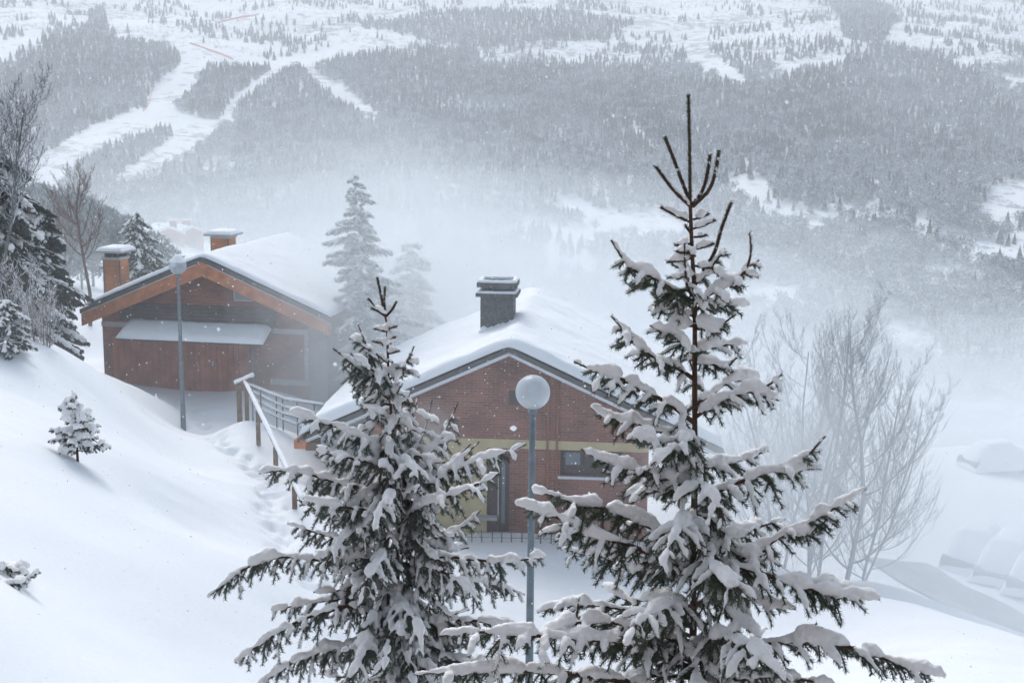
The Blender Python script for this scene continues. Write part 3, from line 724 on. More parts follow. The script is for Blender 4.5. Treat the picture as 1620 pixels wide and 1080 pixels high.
    def ring_snow(z, pad, par, th=.07):
        q = MB(); x0, x1, y0, y1 = a0-pad, a1+pad, v0-pad, v0+dep+pad; e = .09
        P = []
        for (xa, ya), (xb, yb) in (((x0+e, y0+e), (x1-e, y0+e)), ((x1-e, y0+e), (x1-e, y1-e)), ((x1-e, y1-e), (x0+e, y1-e)), ((x0+e, y1-e), (x0+e, y0+e))):
            for t in np.linspace(0, 1, 9)[:-1]: P.append((xa+(xb-xa)*t, ya+(yb-ya)*t, z+.012))
        P.append(P[0]); P = np.array(P); q.tube(P, th*(.85+.3*rng.random(len(P))), 8); q.build('snow_rim', M['snow'], par)
    ring_snow(z+.10, .13, s1_, .06); ring_snow(z+.41, .10, s2_, .07)
    g = MB()
    for i in range(60):
        f = R.random(); g.blob((a0+(a1-a0)*f, v0-.02, z0-.25+k*((f-.0)*(a1-a0))+R.random()*.28*(1-f)+.1), (R.uniform(.1, .2), .06, R.uniform(.08, .16)), .1)
    g.build('snow_drift', M['snow'], o)
    return F
FH = brick_house()

# ---- distant snowed-in village chalets on the left shoulder
def far_chalet(px, py, D, w, dep, hh, rz, label):
    P = at(px, py, D); h = empty('village_chalet', tuple(P), rz); tag(h, label, 'house', 'village chalets beyond the left chalet')
    k = .42; zt = lambda u: hh-k*abs(u)
    g = MB(); g.prism([(-w*.44, -3), (w*.44, -3), (w*.44, zt(w*.44)-.2), (0, hh-.2), (-w*.44, zt(w*.44)-.2)], .4, dep-.4); g.build('wall', M['brick_orange'], h)
    r = MB()
    for sg in (-1, 1):
        e = sg*w/2; Q = [(0, 0), (e, 0), (e, dep), (0, dep)] if sg > 0 else [(e, 0), (0, 0), (0, dep), (e, dep)]
        r.hexa([(u, v, zt(u)-.2) for u, v in Q]+[(u, v, zt(u)) for u, v in Q])
    ro = r.build('roof', M['fascia'], h)
    s = roof_snow(-w/2+.05, w/2-.05, .05, dep-.05, hh, k, .45, 4); s.build('snow_blanket', M['roof_snow'], ro)
    g = MB(); g.box((w*.2, dep*.4, hh-k*w*.2-.5), (w*.2+.9, dep*.4+.9, hh+.9)); c = g.build('chimney', M['brick_orange'], h)
    slab_snow(w*.2-.1, w*.2+1, dep*.4-.1, dep*.4+1, hh+.9, .3).build('snow_cap', M['roof_snow'], c)
    g = MB(); g.box((-.6, .33, hh-2.6), (.6, .398, hh-1.5)); g.build('window', M['window_dark'], h)
far_chalet(268, 389, 190, 5.4, 8, 2.6, .5, 'small orange walled chalet under thick snow, left of its twin beyond the street lamp')
far_chalet(306, 389, 196, 5.2, 8, 2.8, .9, 'small orange walled chalet under thick snow, right of its twin beyond the street lamp')

# ------------------------------------------------------------------ lamps
def street_lamp(px, pyc, D, R_, ln, label, snow_top):
    C = at(px, pyc, D); base = gz(C[0], D); h = empty('street_lamp', (C[0], D, base)); tag(h, label, 'street lamp', 'globe street lamps')
    H = C[2]-base; zb = H-R_
    g = MB(); g.lathe([(.085, -.4), (.085, .3), (.07, .8), (.048, zb-.25), (.042, zb)], (0, 0, 0), 16); g.build('pole', M['pole'], h)
    g = MB(); g.lathe([(.0, -.04), (.062, -.04), (.075, .0), (.085, .06), (.055, .09), (0, .09)], (0, 0, zb-.03), 16); g.build('collar', M['pole'], h)
    g = MB(); a = np.linspace(.25, math.pi, 22); g.lathe([(R_*math.sin(t), -R_*math.cos(t)) for t in a], (0, 0, H), 40); gl_ = g.build('globe', M['globe'], h)
    g = MB(); g.lathe([(0, -.13), (.05, -.12), (.05, -.04), (.0, -.03)], (0, 0, H-.02), 12); g.lathe([(0, -.05), (.045, -.02), (.06, .04), (.045, .09), (0, .11)], (0, 0, H), 14); g.build('bulb', M['edge_white'], gl_)
    g = MB(); g.lathe([(0, -R_*.93), (R_*.36, -R_*.90), (R_*.62, -R_*.62), (R_*.60, -R_*.58), (0, -R_*.62)], (0, 0, H), 20); g.build('lamp_socket', M['concrete'], gl_)
    if snow_top:
        g = MB(); pr = [(R_*1.0*math.sin(t), R_*math.cos(t)+.004) for t in np.linspace(1.15, .75, 6)]+[(R_*.5, R_*.98), (R_*.36, R_*1.14), (R_*.2, R_*1.24), (0, R_*1.28)]
        g.lathe(pr, (0, 0, H), 24); g.build('snow_cap', M['snow'], h)
    return h
street_lamp(843, 620, 19.6, .275, 0, 'globe street lamp in front of the middle brick house, the nearer of the two lamps', False)
street_lamp(281, 420, 39.3, .275, 0, 'globe street lamp with a cap of snow before the left chalet, the farther lamp', True)

# ------------------------------------------------------------------ railings and fence
def snowbar(g, gs, A, B, r=.035, sr=.055, sides=6):
    A = np.array(A); B = np.array(B); n = max(4, int(np.linalg.norm(B-A)/.18)); t = np.linspace(0, 1, n)[:, None]; P = A*(1-t)+B*t
    g.tube(P, r, sides); gs.tube(P+[0, 0, r+sr*.45], sr*(.85+.3*rng.random(n)), 7)
def railing():
    T0 = at(388, 607, 37.4); T1 = at(450, 735, 30.6)
    # extend the handrail down behind the spruce
    d = (T1-T0); T2 = T0+d*1.35
    h = empty('wooden_handrail', (T0[0], T0[1], gz(T0[0], T0[1]))); tag(h, 'snow topped timber handrail descending beside the trodden path', 'handrail'); O = np.array(h.location)
    for f in (0.03, .36, .80, 1.2):
        P = T0+d*f; g = MB(); zg = gz(P[0], P[1]); g.box((P[0]-O[0]-.055, P[1]-O[1]-.055, zg-.5-O[2]), (P[0]-O[0]+.055, P[1]-O[1]+.055, P[2]-O[2]-.02), bevel=.01); g.build('post', M['rail_wood'], h)
    g = MB(); gs = MB(); snowbar(g, gs, T0-O, T2-O, .045, .065); ra = g.build('rail', M['rail_wood'], h); gs.build('snow', M['snow'], ra)
    A = at(373, 608, 38.2); B = at(399, 597, 37.0); g = MB(); gs = MB(); snowbar(g, gs, A-O, B-O, .045, .07); ra = g.build('rail', M['rail_wood'], h); gs.build('snow', M['snow'], ra)
    P = at(378, 608, 38.0); g = MB(); g.box((P[0]-O[0]-.07, P[1]-O[1]-.07, gz(P[0], P[1])-.4-O[2]), (P[0]-O[0]+.07, P[1]-O[1]+.07, P[2]-O[2]-.02), bevel=.01); g.build('post', M['rail_wood'], h)
    # landing rail of four bars
    S0 = at(390, 606, 37.2); h = empty('stair_railing', (S0[0], S0[1], gz(S0[0], S0[1]))); tag(h, 'four bar railing heaped with snow leading to the middle house roof', 'railing'); O = np.array(h.location)
    bars = [((390, 608), (452, 632), (512, 641)), ((393, 617), (452, 645), (505, 655)), ((396, 630), (450, 655), (500, 668)), ((400, 641), (448, 664), (490, 680))]
    for a, m_, b_ in bars:
        g = MB(); gs = MB(); P = [at(*a, 37.2)-O, at(*m_, 37.0)-O, at(*b_, 36.8)-O]
        snowbar(g, gs, P[0], P[1], .022, .04); snowbar(g, gs, P[1], P[2], .022, .04); ra = g.build('rail', M['rail_metal'], h); gs.build('snow', M['snow'], ra)
    for x in (399, 412, 437, 447, 470, 497):
        f = (x-390)/122.; yt = np.interp(x, [390, 452, 512], [608, 632, 641]); P = at(x, yt, 37.05); g = MB(); g.tube([(P[0]-O[0], P[1]-O[1], gz(P[0], P[1])-.4-O[2]), (P[0]-O[0], P[1]-O[1], P[2]-O[2])], .02, 6); g.build('post', M['rail_metal'], h)
railing()
def wire_fence():
    P0 = at(640, 838, 32.0); P1 = at(1010, 838, 32.0)
    h = empty('wire_fence', (P0[0], P0[1], gz(P0[0], P0[1]))); tag(h, 'low dark wire fence along the foot of the brick house wall', 'fence'); O = np.array(h.location)
    n = 25; pts = []
    for i in range(n):
        P = P0+(P1-P0)*i/(n-1); zg = gz(P[0], P[1]); tp = zg+.34+R.uniform(-.04, .04); g = MB(); dx = R.uniform(-.03, .03)
        g.tube([(P[0]-O[0], P[1]-O[1], zg-.4-O[2]), (P[0]-O[0]+dx, P[1]-O[1], tp-O[2])], .016, 5); g.build('picket', M['roof_edge'], h); pts.append((P[0]-O[0], P[1]-O[1], zg-O[2]))
    for z in (.12, .28):
        g = MB(); g.tube(np.array(pts)+[0, 0, z], .007, 4); g.build('wire', M['roof_edge'], h)
wire_fence()

# safety netting on the pistes
def net(name, pts, hh, material, label):
    Q = []
    for x, y in pts:     # march the ray to the mountain
        d = at(x, y, 1.0); t = np.arange(600, 3200, 2.0); zz = Z(d[0]*t, t); i = int(np.argmax(d[2]*t < zz)); Q.append((d[0]*t[i], t[i], zz[i]))
    Q = spline(np.array(Q), 12); Q[:, 2] = Z(Q[:, 0], Q[:, 1]); n = len(Q); g = MB()
    V = np.vstack([Q+[0, 0, .2], Q+[0, 0, hh], Q+[0, .12, .2], Q+[0, .12, hh]])
    i = np.arange(n-1); g.add(V, [np.stack([i, i+1, n+i+1, n+i], -1), np.stack([2*n+i, 3*n+i, 3*n+i+1, 2*n+i+1], -1), np.stack([n+i, n+i+1, 3*n+i+1, 3*n+i], -1)])
    o = g.build(name, material); tag(o, label, 'safety net')
net('safety_net', [(344, 38), (362, 33), (380, 29), (410, 24)], 2.3, M['net'], 'orange safety net highest on the open snow of the mountain')
net('safety_net', [(300, 70), (330, 80), (350, 87), (369, 95)], 2.1, M['net'], 'orange safety net above the top left piste, just below the highest one')
net('safety_net', [(245, 130), (241, 145), (238, 158), (232, 172), (226, 178)], 2.6, M['net_pink'], 'faded pink safety net down the left edge of the piste between the woods')

# ------------------------------------------------------------------ road and snowed-in cars
def road():
    A = spline(np.array([at(1400, 905, 46), at(1460, 925, 43.3), at(1540, 958, 41), at(1640, 1008, 38.5), at(1800, 1080, 35)]), .4)
    n = len(A); T = np.gradient(A[:, :2], axis=0); T /= np.linalg.norm(T, axis=1)[:, None]; Nn = np.stack([-T[:, 1], T[:, 0]], -1)
    g = MB(); V = []; m_ = 9
    for j in range(m_):
        o = (j/(m_-1)-.5)*2.8+.3; XY = A[:, :2]+Nn*o*(1+.12*(fbm(A[:, 0]/2, A[:, 1]/2+j, 3)[:, None]-.5)); V.append(np.column_stack([XY, Z(XY[:, 0], XY[:, 1])+near_detail(XY[:, 0], XY[:, 1])+.05]))
    V = np.array(V).transpose(1, 0, 2).reshape(-1, 3); g.add(V, grid_faces(n, m_), 0, True)
    tag(g.build('road', M['asphalt']), 'grey slushy road curving past the snowed-in cars', kind='structure')
road()
def car(px, py, D, rz, label, s=1.0, snowd=.45):
    P = at(px, py, D); h = empty('parked_car', (P[0], P[1], gz(P[0], P[1])-.05), rz); tag(h, label, 'car', 'cars parked under snow beside the road'); h.scale = (s, s, s)
    L, Wd = 4.1, 1.7
    prof = [(-2.05, .35), (-2.05, .8), (-1.9, .95), (-1.55, 1.0), (-1.0, 1.42), (.55, 1.46), (1.15, 1.0), (1.85, .88), (2.05, .7), (2.05, .35)]
    top = np.array(prof); g = MB(); n = len(top); V = []
    for y, sc_ in ((-.85, .9), (-.80, 1), (.80, 1), (.85, .9)):
        for x, z in top: V.append((x*(1 if abs(y) < .82 else .985), y*(1 if z < .98 else .86), .35+(z-.35)*sc_ if z > 1.2 else z))
    F = [(a*n+i, a*n+(i+1) % n, (a+1)*n+(i+1) % n, (a+1)*n+i) for a in range(3) for i in range(n)]
    g.add(V, [np.array(F), np.array([tuple(range(n-1, -1, -1)), tuple(range(3*n, 4*n))])], 0, True); g.build('body', M['car_paint'], h)
    for x in (-1.3, 1.3):
        for y in (-.86, .66):
            g = MB(); ring = [(.0, 0), (.2, 0), (.31, .03), (.32, .1), (.31, .17), (.2, .2), (0, .2)]
            a = np.linspace(0, 2*math.pi, 17)[:-1]; V = np.array([[(x+r_*math.cos(t), y+w, .32+r_*math.sin(t)) for t in a] for r_, w in ring]).reshape(-1, 3)
            i = np.arange(6)[:, None]*16; j = np.arange(16)[None]; k_ = (j+1) % 16; g.add(V, np.stack([i+j, i+k_, i+16+k_, i+16+j], -1).reshape(-1, 4), 0, True); g.build('wheel', M['tyre'], h)
    for sy in (-1, 1):
        g = MB(); yy = sy*.80; yt = sy*.71
        g.add([(-1.35, yy, 1.0), (.95, yy, 1.0), (.5, yt, 1.38), (-.95, yt, 1.36), (-1.35, yy+sy*.02, 1.0), (.95, yy+sy*.02, 1.0), (.5, yt+sy*.03, 1.38), (-.95, yt+sy*.03, 1.36)], np.array([(0, 1, 2, 3), (4, 7, 6, 5), (0, 4, 5, 1), (1, 5, 6, 2), (2, 6, 7, 3), (3, 7, 4, 0)])); g.build('side_window', M['glass'], h)
    # mantle of snow
    nu, nv = 60, 34; U = np.linspace(-2.15, 2.15, nu)[None, :]+0*np.zeros((nv, 1)); Vv = np.linspace(-1.02, 1.02, nv)[:, None]+0*U
    xx = np.linspace(-2.3, 2.3, 93); yy_ = np.interp(xx, top[1:-1, 0], top[1:-1, 1]); yy_ = np.maximum(yy_, np.convolve(np.pad(yy_, 8, 'edge'), np.ones(17)/17, 'valid')); body = np.interp(U, xx, yy_); e = np.clip(1-(np.abs(Vv)/1.02)**4.0, 0, 1)*np.clip(1-(np.abs(U)/2.15)**8, 0, 1)
    z = .40*(1-e)+e*(body+snowd)*1.0; z = z+.08*(vnoise(U*1.5, Vv*1.5, int(px) % 9)-.5)
    zs = np.maximum(z, .36); g = MB(); N = nu*nv; FF = grid_faces(nv, nu); idx = np.arange(N).reshape(nv, nu)
    ring = np.concatenate([idx[0, :-1], idx[:-1, -1], idx[-1, :0:-1], idx[:0:-1, 0]]); r2 = np.roll(ring, -1)
    zb = np.minimum(body+.01, zs-.02); zb = np.where(np.abs(Vv) > .82, np.minimum(zb, .34), zb)
    g.add(np.vstack([np.stack([U, Vv, zs], -1).reshape(-1, 3), np.stack([U, Vv, zb], -1).reshape(-1, 3)]), [FF, FF[:, ::-1]+N, np.stack([ring, ring+N, r2+N, r2], -1)], 0, True)
    g.build('snow_mantle', M['snow'], h)
car(1546, 890, 47, .95, 'snow buried car parked across the road, left of the other snow mounds')
car(1598, 910, 45.5, .95, 'snow buried car parked across the road, between two other snow buried cars')
car(1650, 938, 44, .95, 'snow buried car parked across the road, cut by the right photo edge')
car(1575, 752, 66, .3, 'misty car under snow farther up by the bank, behind the nearer three', .95)

# ------------------------------------------------------------------ foreground spruces
Zup = np.array([0, 0, 1.0])
class Spruce:
    def __init__(s, px, py, D, nd_=1.0, scale=1.0, snow=1.0):
        s.top = at(px, py, D); s.D = D; s.m = D/FPX; s.k = scale; s.snowk = snow; s.dust = .3; s.dr = .019
        s.wood = MB(); s.sn = MB(); s.np_ = []; s.nt_ = []; s.nl_ = []; s.twig = MB()
    def needles(s, P, dens=1.0, ln=.016):
        d = np.linalg.norm(np.diff(P, axis=0), axis=1); L = d.sum()
        n = int(L*520*dens);
        if n < 2: return
        cum = np.concatenate([[0], np.cumsum(d)]); t = np.sort(rng.random(n))*L
        Q = np.stack([np.interp(t, cum, P[:, i]) for i in range(3)], -1); T = np.gradient(P, axis=0); T /= np.linalg.norm(T, axis=1)[:, None]+1e-9
        TT = np.stack([np.interp(t, cum, T[:, i]) for i in range(3)], -1); s.np_.append(Q); s.nt_.append(TT); s.nl_.append(np.full(n, ln))
    def snowtube(s, P, r, lift=.75, wob=.28):
        P = np.asarray(P); n = len(P)
        if n < 2: return
        T = np.gradient(P, axis=0); T /= np.linalg.norm(T, axis=1)[:, None]+1e-9; hz = np.sqrt(np.clip(1-T[:, 2]**2, 0, 1))
        r = np.broadcast_to(r, (n,))*(1+wob*rng.uniform(-1, 1, n)); r = np.convolve(np.pad(r, 1, 'edge'), [.25, .5, .25], 'valid')*np.clip(hz*1.15-.12, .28, 1)
        r = r*np.minimum(1, .55+.45*np.minimum(np.arange(n), np.arange(n)[::-1])/2)
        up = Zup-T*T[:, 2:3]; up /= np.linalg.norm(up, axis=1)[:, None]+1e-9
        s.sn.tube(P+up*(r*lift)[:, None], np.maximum(r, .007), 7)
    def side_twig(s, P0, dr, L, lvl, snow=True, droop=1.0):
        n = max(3, int(L/.022)+1); st = L/(n-1); P = [np.array(P0)]; d = unit(dr)
        for i in range(n-1):
            P.append(P[-1]+d*st); d = unit(d+np.array([0, 0, -1])*st*3.4*droop+rng.normal(0, .045, 3))
        P = np.array(P); s.twig.tube(P, np.linspace(.0055, .004, n), 4); s.needles(P, 1.7, .024)
        if lvl == 0 and L > .10:
            m_ = int((L-.05)/.05); side = 1
            T = unit(P[-1]-P[0]); S = unit(np.cross(T, Zup)+1e-6)
            for j in range(m_):
                f = (.03+j*.05)/L; q = P[min(n-1, int(f*(n-1)))]; side = -side
                s.side_twig(q, T*.72+S*side*.68-Zup*.18+rng.normal(0, .12, 3), min(.12, .35*(L*(1-f))+.03)*R.uniform(.7, 1.15), 1, snow and R.random() < s.dust, droop)
        if snow:
            a = 1 if n > 4 else 0; b_ = n if R.random() < .6 else max(3, int(n*.85)); r = (.027 if lvl == 0 else s.dr)*s.snowk*R.uniform(.7, 1.25)
            s.snowtube(P[a:b_], np.linspace(r*1.1, r*.85, len(P[a:b_])), .8)
    def limb(s, ctrl, bare=.13, dens=1.0, snow=1.0, r0=None, maxt=.23, droop=1.0, tip=1.0):
        P = spline(ctrl, .022); d = np.linalg.norm(np.diff(P, axis=0), axis=1); cum = np.concatenate([[0], np.cumsum(d)]); L = cum[-1]; n = len(P)
        r0 = r0 or (.006+.011*L); s.wood.tube(P, np.linspace(r0, .0042, n), 6)
        T = np.gradient(P, axis=0); T /= np.linalg.norm(T, axis=1)[:, None]
        s.needles(P[int(n*.3):], .95, .0165*tip)
        t = max(.04, .10*L); side = 1
        while t < L-bare:
            i = min(n-1, int(np.searchsorted(cum, t))); side = -side; Tt = T[i]; S = np.cross(Tt, Zup); S = unit(S) if np.linalg.norm(S) > .15 else unit(rng.normal(0, 1, 3)*[1, 1, .1])
            rem = L-t; ln = min(maxt, .06+.42*rem*(1 if t > .15*L else .6))*R.uniform(.65, 1.15)*s.k
            up = .12 if abs(Tt[2]) < .6 else .0
            s.side_twig(P[i], Tt*.55+S*side*R.uniform(.45, .95)+Zup*(up-R.uniform(.2, .75)*droop)+rng.normal(0, .10, 3), ln, 0, R.random() < .74*snow, droop)
            if R.random() < .95: s.side_twig(P[i], Tt*.6+S*side*R.uniform(-.5, .7)-Zup*.7+rng.normal(0, .2, 3), ln*R.uniform(.35, .7), 1, False, droop)
            t += R.uniform(.036, .078)/dens
        if snow > 0:
            a = int(n*.10); e = n-int(.02/.022)
            base = np.interp(np.linspace(0, 1, n), [0, .3, .75, 1], [.65, 1.0, 1.05, .75])*.038*s.snowk*snow
            lump = .93+.55*(vnoise(np.arange(n)*.20+R.random()*50, np.zeros(n))-.5)*2
            i0 = a
            while i0 < e:
                i1 = min(e, i0+R.randint(9, 30)); s.snowtube(P[i0:i1], (base*lump)[i0:i1]*R.uniform(.8, 1.15), .72, .14)
                i0 = i1+(R.choice([0, 0, 1, 3]) if i1 < e else 1)
    def shoot(s, ctrl, snow=.6, r=.0105):
        P = spline(ctrl, .02); n = len(P); s.wood.tube(P, np.linspace(r, r*.75, n), 6); s.needles(P, 4.0, .017); s.twig.blob(P[-1], (.011, .011, .013), .1)
        if snow > 0:
            T = np.gradient(P, axis=0); T /= np.linalg.norm(T, axis=1)[:, None]; hz = np.sqrt(1-T[:, 2]**2).mean()
            if hz > .3: s.snowtube(P[1:-2], .019*s.snowk*snow*2*min(1, hz), .8)
            s.sn.blob(P[-1]+[0, 0, .008], (.012, .012, .011), .1)
    def stub(s, ctrl, r=.022):
        P = spline(ctrl, .02); n = len(P); s.wood.tube(P, np.linspace(.007, .006, n), 5); s.needles(P[1:], 2.2, .019)
        if n > 3: s.snowtube(P[1:-1], r*R.uniform(.9, 1.25), .95, .15)
    def px(s, pts, dz=0.0):
        """pts: (px, py, depth offset)"""
        return [at(x, y, s.D+o+dz) for x, y, o in pts]
    def finish(s, name, label, cat, voxel, needle_mat, base_z, wd=.0022, snow_mat_='tree_snow'):
        O = np.array([s.top[0], s.top[1], base_z]); h = empty(name, tuple(O)); tag(h, label, cat)
        for mb in (s.wood, s.sn, s.twig): mb.V = [v-O for v in mb.V]
        s.trunk.V = [v-O for v in s.trunk.V]; s.trunk.build('trunk', M['bark'], h); s.wood.build('branches', M['bark'], h); s.twig.build('twigs', M[needle_mat], h)
        Q = np.concatenate(s.np_)-O; T = np.concatenate(s.nt_); ln = np.concatenate(s.nl_); n = len(Q)
        rad = np.cross(T, rng.standard_normal((n, 3))); rad /= np.linalg.norm(rad, axis=1)[:, None]+1e-9
        rad[:, 2] += .15; d = T*.75+rad*.8; d /= np.linalg.norm(d, axis=1)[:, None]; L = (ln*rng.uniform(.8, 1.2, n))[:, None]
        w = np.cross(d, rng.standard_normal((n, 3))); w /= np.linalg.norm(w, axis=1)[:, None]+1e-9; w *= wd/2
        b0 = Q+rad*.002; V = np.stack([b0-w, b0+w, b0+d*L+w*.3, b0+d*L-w*.3], 1).reshape(-1, 3)
        g = MB(); g.add(V, np.arange(n*4).reshape(-1, 4)); g.build('needles', M[needle_mat], h)
        me = s.sn.mesh('snow_src', M[snow_mat_]); tmp = bpy.data.objects.new('snow_load', me); col.objects.link(tmp)
        rm = tmp.modifiers.new('remesh', 'REMESH'); rm.mode = 'VOXEL'; rm.voxel_size = voxel; rm.use_smooth_shade = True
        sm = tmp.modifiers.new('smooth', 'SMOOTH'); sm.factor = .5; sm.iterations = 2
        for sz, st in ((.055, .030), (.018, .011)):
            tx = bpy.data.textures.new('snow lumps', 'CLOUDS'); tx.noise_scale = sz*s.D/7; tx.noise_depth = 1
            dm = tmp.modifiers.new('lumps', 'DISPLACE'); dm.texture = tx; dm.strength = st*s.D/8; dm.mid_level = .5; dm.texture_coords = 'LOCAL'
        dg = bpy.context.evaluated_depsgraph_get(); ev = tmp.evaluated_get(dg); nm = bpy.data.meshes.new_from_object(ev)
        nm.materials.clear(); nm.materials.append(M[snow_mat_])
        tmp.modifiers.clear(); tmp.data = nm; tmp.name = 'snow_load'; tmp.parent = h; bpy.data.meshes.remove(me)
        print(name, 'needles', n, 'snow faces', len(nm.polygons))
        return h
    def make_trunk(s, pts, radii):
        P = spline(pts, .05); n = len(P); r = np.interp(np.linspace(0, 1, n), np.linspace(0, 1, len(radii)), radii); s.trunk = MB(); s.trunk.tube(P, r*(1+.06*rng.uniform(-1, 1, n)), 10); s.tp = P
    def trunk_at(s, z):
        i = np.argmin(np.abs(s.tp[:, 2]-z)); return s.tp[i]
    def fill(s, z0, z1, step, env, per, az_lim=None, droop=1.0, dens=.8, **kw):
        """limbs in the round, from z0 down to z1 (metres below the tip)"""
        t = z0
        while t < z1:
            c = s.trunk_at(s.top[2]-t)
            for i in range(per):
                az = R.uniform(0, 2*math.pi); ca, sa = math.cos(az), math.sin(az)
                Rr = env(t)*R.uniform(.7, 1.0)*(1-.30*abs(ca))
                if sa > .3 and R.random() < .35: continue        # fewer limbs on the far side
                dirv = np.array([ca, sa, 0]); e0 = R.uniform(-.05, .2)
                P = [c, c+dirv*Rr*.35+Zup*(e0*Rr*.35), c+dirv*Rr*.7+Zup*(e0*Rr*.4-.10*Rr*droop), c+dirv*Rr+Zup*(e0*Rr*.3-.16*Rr*droop+R.uniform(0, .1))]
                s.limb(P, dens=dens, droop=droop, **kw)
            t += step*R.uniform(.8, 1.2)

